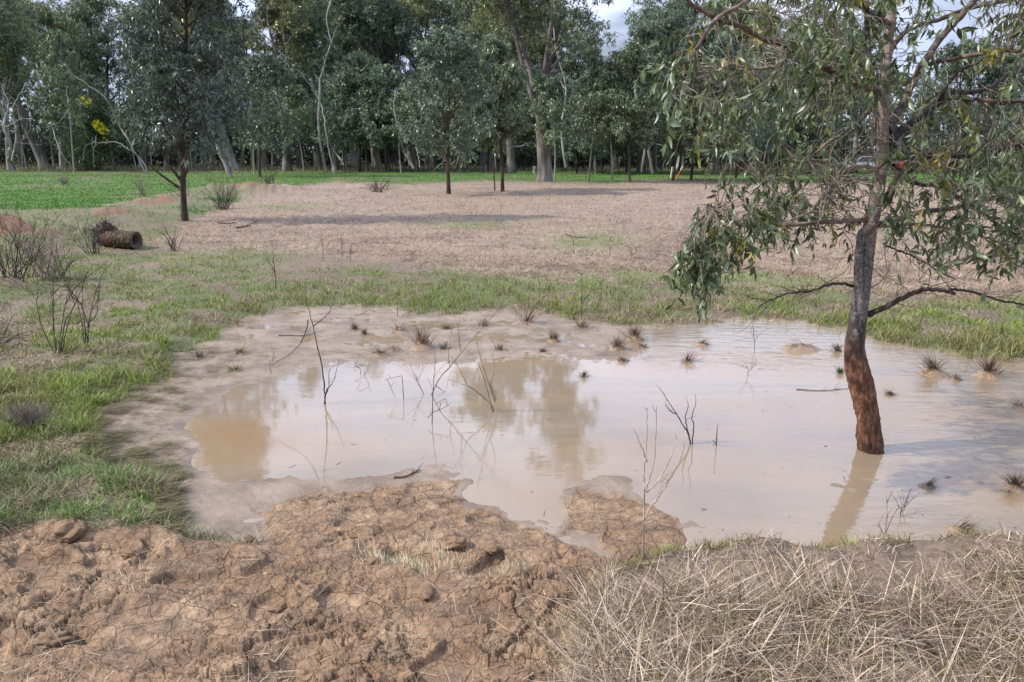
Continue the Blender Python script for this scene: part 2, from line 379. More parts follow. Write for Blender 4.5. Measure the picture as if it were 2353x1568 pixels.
def ground_mat():
    m, t, b, N, Lk = mat('ground_earth')
    tc_ = N('ShaderNodeTexCoord'); v = tc_.outputs['Object']
    za = N('ShaderNodeVertexColor', layer_name='zone'); sp_ = N('ShaderNodeSeparateColor'); Lk(za.outputs[0], sp_.inputs[0])
    green, straw, mud = sp_.outputs[0], sp_.outputs[1], sp_.outputs[2]
    ze = N('ShaderNodeVertexColor', layer_name='extra'); se = N('ShaderNodeSeparateColor'); Lk(ze.outputs[0], se.inputs[0])
    wet, red, dirt = se.outputs[0], se.outputs[1], se.outputs[2]
    nf = noise_node(N, Lk, 26, 8, .7, v); nm = noise_node(N, Lk, 3.1, 6, .6, v); nb = noise_node(N, Lk, .45, 5, .6, v); nff = noise_node(N, Lk, 120, 4, .7, v)
    clod = ramp(N, Lk, nm.outputs['Fac'], [(.3, (.235, .142, .082)), (.5, (.37, .240, .146)), (.7, (.50, .352, .228))])
    clod = mixc(N, Lk, .55, mixc(N, Lk, ramp(N, Lk, noise_node(N, Lk, 9, 6, .65, v).outputs['Fac'], [(.42, 0.), (.62, .7)]), clod, (.17, .115, .078)),  ramp(N, Lk, nf.outputs['Fac'], [(.25, (.30, .28, .25)), (.5, (.82, .78, .74)), (.75, (1.3, 1.28, 1.24))]), 'MULTIPLY')
    silt = ramp(N, Lk, nm.outputs['Fac'], [(.3, (.17, .12, .08)), (.5, (.25, .185, .13)), (.7, (.32, .245, .18))])
    mudc = mixc(N, Lk, wet, clod, silt)
    strawc = ramp(N, Lk, nf.outputs['Fac'], [(.25, (.11, .078, .055)), (.5, (.28, .215, .16)), (.75, (.46, .375, .295))])
    strawc = mixc(N, Lk, .6, strawc, ramp(N, Lk, nb.outputs['Fac'], [(.3, (.62, .5, .46)), (.5, (1, .92, .88)), (.7, (1.15, 1.1, 1.08))]), 'MULTIPLY')
    grc = ramp(N, Lk, nf.outputs['Fac'], [(.25, (.03, .055, .012)), (.5, (.07, .14, .02)), (.75, (.14, .23, .04))])
    bare = ramp(N, Lk, nf.outputs['Fac'], [(.25, (.07, .05, .035)), (.5, (.16, .115, .08)), (.75, (.27, .21, .15))])
    redc = ramp(N, Lk, nf.outputs['Fac'], [(.25, (.07, .03, .018)), (.5, (.19, .085, .045)), (.75, (.33, .17, .10))])
    c = mixc(N, Lk, straw, bare, strawc); c = mixc(N, Lk, green, c, grc); c = mixc(N, Lk, red, c, redc); c = mixc(N, Lk, mud, c, mudc)
    Lk(c, b.inputs['Base Color'])
    rg = mixc(N, Lk, wet, (.85, .85, .85), ramp(N, Lk, nm.outputs['Fac'], [(.35, .15), (.65, .48)]))
    Lk(rg, b.inputs['Roughness']); b.inputs['Specular IOR Level'].default_value = .45
    dn = N('ShaderNodeVectorMath', operation='MULTIPLY_ADD'); Lk(noise_node(N, Lk, 11, 5, .6, v).outputs['Color'], dn.inputs[0]); dn.inputs[1].default_value = (.09, .09, 0); Lk(v, dn.inputs[2])
    hh = mathn(N, Lk, 'ADD', mathn(N, Lk, 'MULTIPLY', nf.outputs['Fac'], .8), mathn(N, Lk, 'MULTIPLY', nff.outputs['Fac'], .12))
    for sc_, wd_, am_ in ((8, .03, .55), (16, .04, .22)):
        vo = N('ShaderNodeTexVoronoi', feature='DISTANCE_TO_EDGE'); vo.inputs['Scale'].default_value = sc_; Lk(dn.outputs[0], vo.inputs[0])
        hh = mathn(N, Lk, 'ADD', hh, mathn(N, Lk, 'MULTIPLY', mathn(N, Lk, 'MULTIPLY', ramp(N, Lk, vo.outputs[0], [(0.0, 0.0), (wd_, 1.0)]), dirt), am_))
    bp = N('ShaderNodeBump'); bp.inputs['Distance'].default_value = .03; Lk(hh, bp.inputs['Height'])
    Lk(mathn(N, Lk, 'SUBTRACT', .9, mathn(N, Lk, 'MULTIPLY', wet, .45)), bp.inputs['Strength']); Lk(bp.outputs[0], b.inputs['Normal'])
    return m
def water_mat():
    m, t, b, N, Lk = mat('silty_water')
    tc_ = N('ShaderNodeTexCoord'); v = tc_.outputs['Object']
    mp_ = N('ShaderNodeMapping'); mp_.inputs['Scale'].default_value = (.35, 1.3, 1); mp_.inputs['Rotation'].default_value = (0, 0, -.12); Lk(v, mp_.inputs[0])
    n1 = noise_node(N, Lk, .9, 6, .6, mp_.outputs[0], .8)
    c = ramp(N, Lk, n1.outputs['Fac'], [(.32, (.265, .180, .105)), (.45, (.265, .196, .13)), (.55, (.225, .174, .122)), (.68, (.27, .214, .157))])
    Lk(c, b.inputs['Base Color']); b.inputs['IOR'].default_value = 1.5
    b.inputs['Roughness'].default_value = .035
    # wind ripples come and go in patches
    mr = N('ShaderNodeMapping'); mr.inputs['Scale'].default_value = (.55, 1.5, 1); mr.inputs['Rotation'].default_value = (0, 0, .15); Lk(v, mr.inputs[0])
    r1 = noise_node(N, Lk, 26, 3, .5, mr.outputs[0], .4); r2 = noise_node(N, Lk, 7, 2, .5, mr.outputs[0], .3)
    pt = noise_node(N, Lk, .5, 3, .5, mp_.outputs[0], .5)
    sx = N('ShaderNodeSeparateXYZ'); Lk(v, sx.inputs[0])
    east = N('ShaderNodeMapRange'); east.inputs['From Min'].default_value = 1.2; east.inputs['From Max'].default_value = 4.5; east.inputs['To Min'].default_value = .03; east.inputs['To Max'].default_value = .8
    Lk(sx.outputs[0], east.inputs[0])
    patch = mathn(N, Lk, 'MULTIPLY', ramp(N, Lk, pt.outputs['Fac'], [(.38, .25), (.62, 1.0)]), east.outputs[0])
    h = mathn(N, Lk, 'ADD', mathn(N, Lk, 'MULTIPLY', r1.outputs['Fac'], .0065), mathn(N, Lk, 'MULTIPLY', r2.outputs['Fac'], .020))
    bp = N('ShaderNodeBump'); bp.inputs['Distance'].default_value = 1.0; Lk(h, bp.inputs['Height']); Lk(patch, bp.inputs['Strength'])
    Lk(bp.outputs[0], b.inputs['Normal'])
    return m

# ------------------------------------------------------------------ ground and water
def tagp(o, label=None, cat=None, group=None, kind=None):
    if label: o['label'] = label
    if cat: o['category'] = cat
    if group: o['group'] = group
    if kind: o['kind'] = kind
    return o
def mix01(x, y, s, sc, lo, hi, o=4): return sst(lo, hi, fbm(x * sc, y * sc, s, o))

def zone_weights(x, y, z):
    """what covers the ground there: green, straw, mud, wet, red"""
    u, v = z['u'], z['v']; r = np.hypot(x, y)
    wM = sst(-10, 4, z['M']); wC = sst(-14, 6, z['C']); wG = sst(-25, 25, z['G'])
    mud = np.maximum(wM, wC)
    D = sst(-10, 10, z['D'])
    # far meadow
    far = sst(520, 470, v) * (1 - D) * (z['fr'])
    mo = np.zeros_like(u)
    for (mx_, my_, mh, sx, sy) in MW: mo = np.maximum(mo, np.exp(-(((x - mx_) / (sx * 1.35)) ** 2 + ((y - my_) / (sy * 1.5)) ** 2)))
    mo = np.maximum(mo, .6 * sst(440, 400, u) * sst(478, 492, v) * z['fr']); far = far * (1 - sst(.25, .5, mo))
    # patches in the dead field
    vr = v - 55 * sst(1800, 2250, u); strip = sst(610, 650, vr + fbm(x * .5, y * .5, 101, 3) * 30) * sst(820, 780, vr) * (u > 400)      # greener strip by the pond
    lf = sst(700, 420, u - (v - 800) * .1) * sst(560, 600, v) * sst(1300, 1220, v)
    g_p = sst(-.35, .25, fbm(x * 1.9, y * 1.5, 103, 4) + .45 * fbm(x * .5, y * .5, 109, 2) + .10)
    bankleft = np.maximum(sst(560, 585, v) * np.clip(lf + strip, 0, 1), sst(.2, .45, mo) * (v < 620)) * (1 - D * (1 - strip))
    green = far * (1 - .75 * mix01(x * .5, y * 1.6, 104, .35, .1, .4)) + bankleft * (.15 + .85 * g_p)
    pat = np.zeros_like(u)
    for (pu, pv, su, sv) in ((1360, 565, 105, 20), (1090, 522, 90, 10), (650, 482, 90, 6), (1120, 690, 90, 24), (2240, 720, 90, 14), (560, 600, 130, 18), (270, 570, 50, 8), (1270, 455, 30, 2)):
        pat = np.maximum(pat, np.exp(-(((u - pu) / su) ** 2 + ((v - pv) / sv) ** 2)) * (.8 + .5 * g_p))
    green = np.maximum(green, np.clip(pat, 0, 1))
    red = np.zeros_like(u)
    for (mx_, my_, mh, sx, sy) in [MW[0], MW[2], MW[3], MW[4]]:
        red = np.maximum(red, np.exp(-(((x - mx_) / (sx * .9)) ** 2 + ((y - my_ + sy * .45) / (sy * .7)) ** 2)))
    red = .75 * sst(.66, .95, red + .5 * fbm(x * 1.7, y * 1.7, 107, 4))
    green = green * (1 - wG) * (1 - .8 * red); straw = np.clip(D + bankleft * .05 + wG * .15 + .25 - .5 * strip, 0, 1) * (1 - far)
    dirt = wG * .5
    wet = wM * (1 - sst(-6, 10, z['C'])) 
    return dict(green=np.clip(green, 0, 1), straw=np.clip(straw, 0, 1), mud=mud, wet=wet, red=red * (1 - mud), far=far, D=D, bank=bankleft, G=wG, C=wC)

def build_ground():
    dep = np.concatenate([np.linspace(R(80), R(46), 20), np.arange(R(45.5), R(8), -.00128), np.arange(R(8), R(.55), -.0012), np.radians([.4, .3, .2, .12, .06])])
    r = CAMH / np.tan(dep)
    az = np.concatenate([np.linspace(-180, -62, 30)[:-1], np.linspace(-62, -46, 40)[:-1], np.arange(-46, 46, .082), np.linspace(46, 62, 40), np.linspace(62, 180, 30)[1:]])
    az = np.radians(az)
    rr, aa = np.meshgrid(r, az, indexing='ij'); x = (rr * np.sin(aa)).ravel(); y = (rr * np.cos(aa)).ravel()
    z = zones(x, y); h = height(x, y, z); w = zone_weights(x, y, z)
    n, k = rr.shape; i = np.arange(n - 1)[:, None] * k; j = np.arange(k - 1)[None]
    Q = np.stack([i + j, i + j + 1, i + k + j + 1, i + k + j], -1).reshape(-1, 4)[:, ::-1]
    V = np.stack([x, y, h], 1)
    # close the patch under the camera
    V = np.vstack([V, [[0, 0, float(h[:k].mean())]]]); c = len(V) - 1
    T = np.stack([np.arange(k - 1), np.arange(1, k), np.full(k - 1, c)], -1)
    e = lambda *a: np.vstack([np.stack(a, 1), [[0, .5, 1]]])
    o = mesh_np('ground', V, Q, T, None, ground_mat(), None, True,
                attrs={'zone': e(w['green'] * (.5 + .5 * w['far']), w['straw'], w['mud']), 'extra': e(w['wet'], w['red'], w['C'])})
    tagp(o, kind='structure')
build_ground()
xs = np.linspace(-4.5, 16, 60); ys = np.linspace(3.0, 10.5, 40)
gx, gy = np.meshgrid(xs, ys, indexing='ij'); k_ = len(ys)
i_ = np.arange(len(xs) - 1)[:, None] * k_; j_ = np.arange(k_ - 1)[None]
wo = mesh_np('water', np.stack([gx.ravel(), gy.ravel(), gx.ravel() * 0], 1), np.stack([i_ + j_, i_ + k_ + j_, i_ + k_ + j_ + 1, i_ + j_ + 1], -1).reshape(-1, 4), None, None, water_mat(), None, True)
tagp(wo, kind='structure')
#@@VEG
# ------------------------------------------------------------------ grass (nobody could count it)
def scatter(n, seed, vmin=352., vmax=1750., umin=-250., umax=2600., power=1.0, weight=None):
    """points on the ground in front, thick near and thin far"""
    rs = RS(seed); t = rs.uniform(0, 1, n) ** power
    v = vmin + (vmax - vmin) * t; u = rs.uniform(umin, umax, n)
    a = (u - CX) / F; b = -(v - CY) / F
    c = -sp + b * cp; k = -CAMH / c; return a * k, (cp + b * sp) * k, rs
def colmix(rs, n, stops, jit=.15):
    s = np.array(stops, float); t = rs.uniform(0, len(s) - 1.001, n); i = t.astype(int); f = (t - i)[:, None]
    return (s[i] * (1 - f) + s[i + 1] * f) * (1 + rs.uniform(-jit, jit, (n, 1)))
GREENS = [(.08, .12, .018), (.17, .23, .035), (.27, .34, .06), (.40, .44, .13)]
MEADOW = [(.035, .13, .012), (.06, .20, .02), (.11, .28, .035)]
STRAW = [(.17, .125, .085), (.33, .255, .185), (.47, .38, .285), (.58, .49, .385)]
OLIVE = [(.10, .105, .03), (.22, .22, .07), (.38, .35, .16)]

def grass_all():
    # dead matted field
    mb = MB()
    x, y, rs = scatter(340000, 1, 405, 760, power=.9)
    z = zones(x, y); w = zone_weights(x, y, z); h = height(x, y, z)
    clump = fbm(x * 2.1, y * 2.1, 201, 4); clump2 = fbm(x * .25, y * .6, 202, 3)
    k = (w['D'] > rs.uniform(0, 1, len(x)) * .8 + .1) & (w['mud'] < .3) & (w['green'] < rs.uniform(.1, .9, len(x)))
    x, y, h, cl, c2 = x[k], y[k], h[k], clump[k], clump2[k]; n = len(x); r = np.hypot(x, y)
    Lh = rs.uniform(.04, .13, n) * (1 + .5 * cl) * (1 + .006 * r); wd = .003 + .00048 * r
    tilt = rs.uniform(.9, 1.56, n) - .4 * np.clip(cl, 0, 1); az = rs.uniform(0, 6.3, n)
    C = colmix(rs, n, STRAW[1:], .28); C = C * (1 + .22 * c2[:, None]) * (1 + .25 * np.minimum(cl, 0)[:, None]); C = C * np.array([.90, .86, .84])
    spot = sst(.14, .40, fbm(x * .9, y * 2.0, 205, 3))[:, None]; C = C * (1 - .55 * spot); bl = sst(-.1, .5, fbm(x * .55, y * 1.1, 207, 4))[:, None]; C = C * (1 - bl * np.array([.28, .32, .33]))
    redder = sst(.05, .5, fbm(x * .2 + 5, y * .5, 203, 3))[:, None]; C = C * (1 - redder * np.array([.10, .18, .22]))
    blades(mb, np.stack([x, y, h], 1), az, tilt, Lh, wd, C, .25, 2, rs)
    o = mb.build('dead_grass', M_DRY); tagp(o, 'flattened pale dead grass covering the field behind the pond', 'grass', kind='stuff')

    # far meadow
    mb = MB()
    x, y, rs = scatter(260000, 2, 366, 520, -300, 2700)
    z = zones(x, y); w = zone_weights(x, y, z); h = height(x, y, z)
    k = (w['far'] > .3) & (w['green'] > rs.uniform(.0, .7, len(x)))
    x, y, h = x[k], y[k], h[k]; n = len(x); r = np.hypot(x, y)
    C = colmix(rs, n, MEADOW, .25); yel = np.clip(sst(.05, .45, fbm(x * .12, y * .3, 204, 3)) + .0, 0, 1)[:, None]; C = C * (1 - yel) + C * yel * np.array([2.2, 1.2, 1.0]); dry = (sst(58, 66, y) * (x < -12) * sst(-.5, .2, fbm(x * .1, y * .2, 206, 3)))[:, None]; C = C * (1 - dry) + dry * np.array([.30, .25, .15]) * rs.uniform(.7, 1.2, (n, 1))
    blades(mb, np.stack([x, y, h], 1), rs.uniform(0, 6.3, n), rs.uniform(0, .7, n), rs.uniform(.03, .08, n) * (1 + .008 * r), .004 + .0005 * r, C, .5, 2, rs)
    o = mb.build('meadow_grass', M_GRASS); tagp(o, 'short bright green grass of the far meadow under the trees', 'grass', kind='stuff')

    # grass on the near bank: green, olive and dead blades in clumps
    mb = MB()
    x, y, rs = scatter(560000, 3, 440, 1420, -350, 2600, power=1.1)
    z = zones(x, y); w = zone_weights(x, y, z); h = height(x, y, z)
    edge = sst(-75, -15, z['M']) * sst(420, 560, z['u'])
    dens = np.clip(w['bank'] * 1.2 + w['green'], 0, 1) * (1 - w['mud']) * (1 - w['C']) * (1 - .85 * w['G']) * (w['far'] < .5)
    tuft = fbm(x * 3.2, y * 3.2, 211, 3); dens = dens * (.22 + .78 * sst(-.4, .25, tuft)) * (1 - .6 * w['red'])
    k = dens > rs.uniform(0, 1, len(x))
    x, y, h, tuft, edge, gr = x[k], y[k], h[k], tuft[k], edge[k], w['green'][k]; n = len(x); r = np.hypot(x, y); v = z['v'][k]
    isg = (rs.uniform(0, 1, n) < (.12 + .66 * sst(.15, .8, gr)) * (1 - .45 * sst(950, 1150, v))) ; C = colmix(rs, n, STRAW, .2)
    patch = fbm(x * .8, y * .8, 213, 3)
    Cg = colmix(rs, n, GREENS, .2); Co = colmix(rs, n, OLIVE, .2); pf = sst(-.1, .32, patch)[:, None] * (1 - .45 * edge[:, None])
    C = np.where(isg[:, None], Co * (1 - pf) + Cg * pf, C * np.array([.92, .87, .78]) * np.where(rs.uniform(0, 1, (n, 1)) < .18, .45, 1.0))
    nearcold = sst(950, 1150, v)[:, None]; C = np.where(isg[:, None], C * (1 - nearcold) + C * nearcold * np.array([.68, .90, .95]), C)
    L_ = rs.uniform(.05, .14, n) * .85 * (1 + .9 * np.clip(tuft, -.5, 1)) * (1 + .8 * edge) * np.where(isg, 1, .85) * (1 - .35 * sst(6, 12, r))
    tilt = np.where(isg, rs.uniform(.05, .8, n), rs.uniform(.5, 1.45, n)) 
    blades(mb, np.stack([x, y, h - .004], 1), rs.uniform(0, 6.3, n), tilt, L_, .0030 + .0006 * r, C, rs.uniform(.2, 1.2, n), 3, rs)
    o = mb.build('bank_grass', M_GRASS); tagp(o, 'mixed green and withered grass on the muddy banks of the pond', 'grass', kind='stuff')

    # flattened wet grass combed over the mud at the left shore, and drowned bits on the mud shelf
    mb = MB()
    for n0, sd, box_, gain in ((90000, 4, (800, 1265, 180, 640), 1.0), (60000, 41, (700, 900, 380, 1500), .22), (50000, 42, (730, 870, 1400, 2450), .10)):
        x, y, rs = scatter(n0, sd, *box_)
        z = zones(x, y); h = height(x, y, z); u, v = z['u'], z['v']
        f = fbm(x * 4.2, y * 7.5, 221, 4); f3 = fbm(x * 1.3, y * 2, 222, 2)
        dd = sst(150, 0, z['M']) * (1 - sst(395, 430, u) * sst(1095, 1125, v)) * (1 - .6 * sst(360, 470, u)) if gain == 1 else gain * sst(.05, .45, f3 + .5 * f)
        k = (dd * (sst(-.05, .5, f) * .9 + .1) * (.35 + .65 * sst(-.4, .4, f3)) * (2.6 if gain == 1 else 1) > rs.uniform(0, 1, len(x))) & (z['W'] < -6) & (z['C'] < -5) & (z['M'] > -60)
        x, y, h, f = x[k], y[k], h[k], f[k]; n = len(x); lump = np.clip(f, 0, 1)
        C = colmix(rs, n, [(.05, .037, .025), (.11, .085, .055), (.17, .155, .06), (.26, .21, .13), (.24, .27, .08), (.38, .30, .21)], .2)
        blades(mb, np.stack([x, y, np.maximum(h, 0) + .004 + rs.uniform(0, .02, n) * lump], 1), rs.normal(-.2, .5, n), rs.uniform(1.15, 1.52, n), rs.uniform(.03, .14, n), .0032, C, .14, 3, rs)
    o = mb.build('flattened_wet_grass', M_GRASS); tagp(o, 'wet grass and drowned bits lying flat on the grey mud of the shore', 'grass', kind='stuff')

    # tall dry stalks in front
    mb = MB()
    x, y, rs = scatter(76000, 5, 1230, 2300, 1100, 2800)
    z = zones(x, y); w = zone_weights(x, y, z); h = height(x, y, z)
    f = fbm(x * 3, y * 3, 231, 3)
    k = (w['G'] * (.12 + .88 * sst(-.35, .25, f)) * (1 - .45 * sst(2.7, 3.1, y)) > rs.uniform(0, 1, len(x)))
    x, y, h, f = x[k], y[k], h[k], f[k]; n = len(x)
    far_ = sst(2.55, 3.05, y); lie = rs.uniform(0, 1, n) < .88
    L_ = np.where(lie, rs.uniform(.05, .30, n), rs.uniform(.05, .20, n)) * (1 - .72 * far_) * (1 + .3 * f)
    tilt = np.where(lie, rs.uniform(.9, 1.5, n), rs.uniform(.05, .75, n))
    C = colmix(rs, n, [(.08, .055, .035), (.19, .135, .09), (.33, .25, .175), (.50, .40, .29), (.70, .60, .46)], .28)
    g = rs.uniform(0, 1, n) < .05; C[g] = colmix(rs, int(g.sum()), OLIVE, .2)
    hz_ = h + rs.uniform(0, .05, n) * lie * (1 - far_)
    blades(mb, np.stack([x, y, hz_], 1), rs.uniform(0, 6.3, n), tilt, L_, rs.uniform(.0016, .0048, n) * np.where(rs.uniform(0, 1, n) < .10, 1.9, 1.0), C, rs.uniform(-.25, .45, n), 3, rs)
    # short green shoots along its water side
    x, y, rs = scatter(9000, 6, 1240, 1420, 1380, 2500); z = zones(x, y); h = height(x, y, z)
    k = (np.abs(z['G'] - 5) < 35) & (fbm(x * 4, y * 4, 233, 2) > .0) & (z['M'] < 12)
    x, y, h = x[k], y[k], h[k]; n = len(x)
    blades(mb, np.stack([x, y, h], 1), rs.uniform(0, 6.3, n), rs.uniform(.1, 1.1, n), rs.uniform(.015, .06, n), .0035, colmix(rs, n, [(.16, .12, .06), (.2, .2, .07), (.12, .2, .04)], .2), .5, 3, rs)
    o = mb.build('dry_grass', M_DRY); tagp(o, 'tangled tall dry grass stalks on the bank in front', 'grass', kind='stuff')

    # loose straws over the mud
    mb = MB()
    x, y, rs = scatter(6500, 7, 1120, 1750, -100, 1600)
    z = zones(x, y); h = height(x, y, z); f = fbm(x * 2, y * 2, 241, 3)
    k = (z['C'] > 0) & (sst(-.2, .4, f) * (.12 + .6 * sst(1250, 1450, z['v'])) > rs.uniform(0, 1, len(x)))
    x, y, h = x[k], y[k], h[k]; n = len(x)
    L_ = rs.uniform(.02, .13, n); up = rs.uniform(0, 1, n) < .25
    blades(mb, np.stack([x, y, h + .006], 1), rs.uniform(0, 6.3, n), np.where(up, rs.uniform(.2, 1.1, n), rs.uniform(1.35, 1.6, n)), L_, rs.uniform(.0018, .0035, n), colmix(rs, n, [(.24, .17, .12), (.48, .37, .27), (.62, .52, .4)], .2), .1, 3, rs)
    # cut stubble patch
    for (u0, v0, su, sv, m_) in ((945, 1305, 95, 16, 700), (1180, 1330, 60, 14, 160), (1340, 1480, 60, 60, 260), (280, 1375, 90, 30, 60)):
        uu = rs.normal(u0, su * .6, m_); vv = rs.normal(v0, sv * .6, m_); x, y = G0(uu, vv); h = height(x, y)
        blades(mb, np.stack([x, y, h - .003], 1), rs.normal(2.2, .5, m_), rs.uniform(.1, .9, m_), rs.uniform(.02, .055, m_), .0032, colmix(rs, m_, [(.35, .27, .16), (.62, .52, .36), (.68, .6, .42)], .15), .3, 3, rs)
    o = mb.build('straw_litter', M_DRY); tagp(o, 'loose straws and cut stubble scattered over the cracked mud', 'straw', kind='stuff')
    # bits floating on the water
    mb = MB(); x, y, rs = scatter(5000, 8, 800, 1260, 430, 2500); z = zones(x, y); hh_ = height(x, y, z)
    k = (z['M'] > 12) & (z['C'] < -12) & (hh_ < -.001) & (sst(-.3, .5, fbm(x * 1.5, y * 3, 251, 3)) * .13 > rs.uniform(0, 1, len(x))); x, y = x[k], y[k]; n = len(x)
    blades(mb, np.stack([x, y, np.full(n, .0022)], 1), rs.normal(.1, .9, n), np.full(n, 1.56), rs.uniform(.008, .045, n) * np.where(rs.uniform(0, 1, n) < .15, 2.2, 1), rs.uniform(.0015, .006, n), colmix(rs, n, [(.03, .022, .015), (.09, .065, .04), (.22, .17, .11)], .2), .0, 2, rs)
    o = mb.build('floating_litter', M_DRY); tagp(o, 'tiny leaf and bark bits floating on the muddy water', 'litter', kind='stuff')
grass_all()

# ------------------------------------------------------------------ trees
def limb(rs, p, d, length, r0, r1, n=6, wob=.12, up=0.0, droop=0.0):
    pts = [np.array(p, float)]; d = norm(np.array(d, float)); dirs = [d]
    for i in range(n):
        d = norm(d + rs.normal(0, wob, 3) + np.array([0, 0, up * (1 - i / n) - droop * i / n])); pts.append(pts[-1] + d * length / n); dirs.append(d)
    return np.array(pts), np.linspace(r0, r1, n + 1), np.array(dirs)
def side_dir(rs, d, ang, az=None):
    a = norm(np.cross(d, [0.3, .2, 1.])); b = np.cross(d, a); az = rs.uniform(0, 6.283) if az is None else az
    return norm(d * math.cos(ang) + (a * math.cos(az) + b * math.sin(az)) * math.sin(ang))
EUC = [(0.059, 0.085, 0.047), (0.109, 0.15, 0.081), (0.165, 0.221, 0.122), (0.282, 0.334, 0.203)]
def cluster(mb, rs, c, rad, n, L_, Wd, pal, flat=.7, hang=.7):
    """a leaf clump: hanging leaves thick on its outer shell, in small sprays"""
    m = max(1, round(n / 9)); sc = norm(rs.normal(size=(m, 3))) * (rs.uniform(.25, 1, (m, 1)) ** .5) * rad * np.array([1, 1, flat]) + c
    P0 = np.repeat(sc, 9, 0) + rs.normal(0, rad * .11, (m * 9, 3))
    D = np.repeat(norm(sc - c), 9, 0) * .6 + rs.normal(0, .55, (m * 9, 3)) + np.array([0, 0, -hang])
    C = colmix(rs, m, pal, .2); C = np.repeat(C, 9, 0) * rs.uniform(.75, 1.3, (m * 9, 1))
    diamonds(mb, P0, D, rs.uniform(.7, 1.3, m * 9) * L_, Wd * rs.uniform(.7, 1.3, m * 9), C, rs)

def gum_proto(seed, H=20, r0=.4, fork=.22, forks=3, spread=.35, nleaf=40000, pal=EUC, Lf=.25, Wf=.07, lean=(0, 0), crown_from=.3, crad=1.0):
    rs = RS(seed); wood, lf = MB(), MB(); tips = []
    tp, tr, td = limb(rs, (0, 0, -.3), (lean[0], lean[1], 1), H * fork + .3, r0 * 1.15, r0 * .8, 6, .05)
    tr[0] *= 1.35; wood.tube(tp, tr, 10, cap=False)
    stems = []
    for i in range(forks):
        az = 6.283 * i / forks + rs.uniform(-.5, .5); ang = rs.uniform(.1, spread)
        d = norm(td[-1] + np.array([math.cos(az), math.sin(az), 0]) * math.tan(ang))
        Ls = H * (1 - fork) * rs.uniform(.72, .98); r = r0 * .8 * rs.uniform(.5, .75)
        p, rr, dd = limb(rs, tp[-1], d, Ls, r, .03, 12, .10, .10); wood.tube(p, rr, 7)
        stems.append((p, rr, dd))
        for k in range(3, 12):
            for q in range(2 if k > 5 else 1):
                f = k / 12; ln = H * rs.uniform(.12, .24) * (1.15 - f * .7)
                d2 = side_dir(rs, dd[k], rs.uniform(.5, 1.0)); d2[2] = abs(d2[2]) * .6 + .15
                p2, r2, d2s = limb(rs, p[k], d2, ln, max(rr[k] * .55, .03), .015, 6, .16, .12, .15); wood.tube(p2, r2, 5)
                for kk in (2, 3, 4, 5, 6):
                    d3 = side_dir(rs, d2s[kk], rs.uniform(.4, .9)); p3, r3, _ = limb(rs, p2[kk], d3, ln * rs.uniform(.25, .45), .018, .006, 3, .2, .1); wood.tube(p3, r3, 3)
                    if p3[-1][2] > H * crown_from: tips.append(p3[-1])
        tips += list(p[9:])
    tips = np.array(tips); per = max(18, nleaf // len(tips))
    keep = rs.uniform(0, 1, len(tips)) < .88
    for c in tips[keep]: cluster(lf, rs, c, rs.uniform(.4, .85) * crad, per, Lf, Wf, pal)
    # a few bare dead limbs low on the stems
    dead = MB()
    for i in range(5):
        p, rr, dd = stems[rs.randint(len(stems))]; k = rs.randint(1, 6)
        p2, r2, _ = limb(rs, p[k], side_dir(rs, dd[k], rs.uniform(.6, 1.2)), H * rs.uniform(.06, .14), .05, .01, 5, .25, 0, .1); wood.tube(p2, r2, 4)
    return wood, lf
def sapling_proto(seed, H=8, r0=.09, base=.22, width=.26, nleaf=22000, pal=EUC, Lf=.19, Wf=.06, lean=(0, 0), shape=1.0, nb=34, drop=.3):
    rs = RS(seed); wood, lf = MB(), MB()
    tp, tr, td = limb(rs, (0, 0, -.15), (lean[0], lean[1], 1), H + .15, r0 * 1.1, .008, 16, .045, .02); tr[0] *= 1.25; wood.tube(tp, tr, 8)
    clumps = []
    for i in range(nb):
        f = base + (.97 - base) * (i + rs.uniform(0, 1)) / nb; k = f * 16; k0 = min(int(k), 15); q = tp[k0] + (tp[k0 + 1] - tp[k0]) * (k - k0)
        g = (f - base) / (1 - base); env = (math.sin(math.pi * min(1, (g * .85 + .17)) ** .8)) ** .7
        ln = H * width * env * rs.uniform(.7, 1.15) + .15
        d = np.array([math.cos(i * 2.4 + rs.uniform(-.4, .4)), math.sin(i * 2.4), rs.uniform(.45, 1.1)])
        p, r, dd = limb(rs, q, d, ln, max(.006, tr[k0] * .5), .004, 6, .13, .1, drop); wood.tube(p, r, 4)
        for kk in range(2, 7):
            d3 = side_dir(rs, dd[kk], rs.uniform(.4, 1)); p3, r3, _ = limb(rs, p[kk], d3, ln * rs.uniform(.15, .4), .006, .003, 3, .2, 0, .3); wood.tube(p3, r3, 3)
            clumps.append((p3[-1], .15 + .17 * ln)); 
        clumps.append((p[-1], .25 + .2 * ln))
    per = max(9, nleaf // len(clumps))
    for c, rad in clumps: cluster(lf, rs, c, rad * rs.uniform(.7, 1.2), per, Lf, Wf, pal, .8, .9)
    return wood, lf
def make_tree(name, protos, barkm, loc, label, cat, group=None, rz=0, sc=1.0, leafm=None):
    """the first of a kind"""
    e = bpy.data.objects.new(name, None); COL.objects.link(e); e.location = loc; e.rotation_euler = (0, 0, rz); e.scale = (sc,) * 3
    e.empty_display_size = .3
    wd, lf = protos
    wd.build('trunk', barkm, e, True); lf.build('crown', leafm or M_LEAF, e)
    tagp(e, label, cat, group); return e
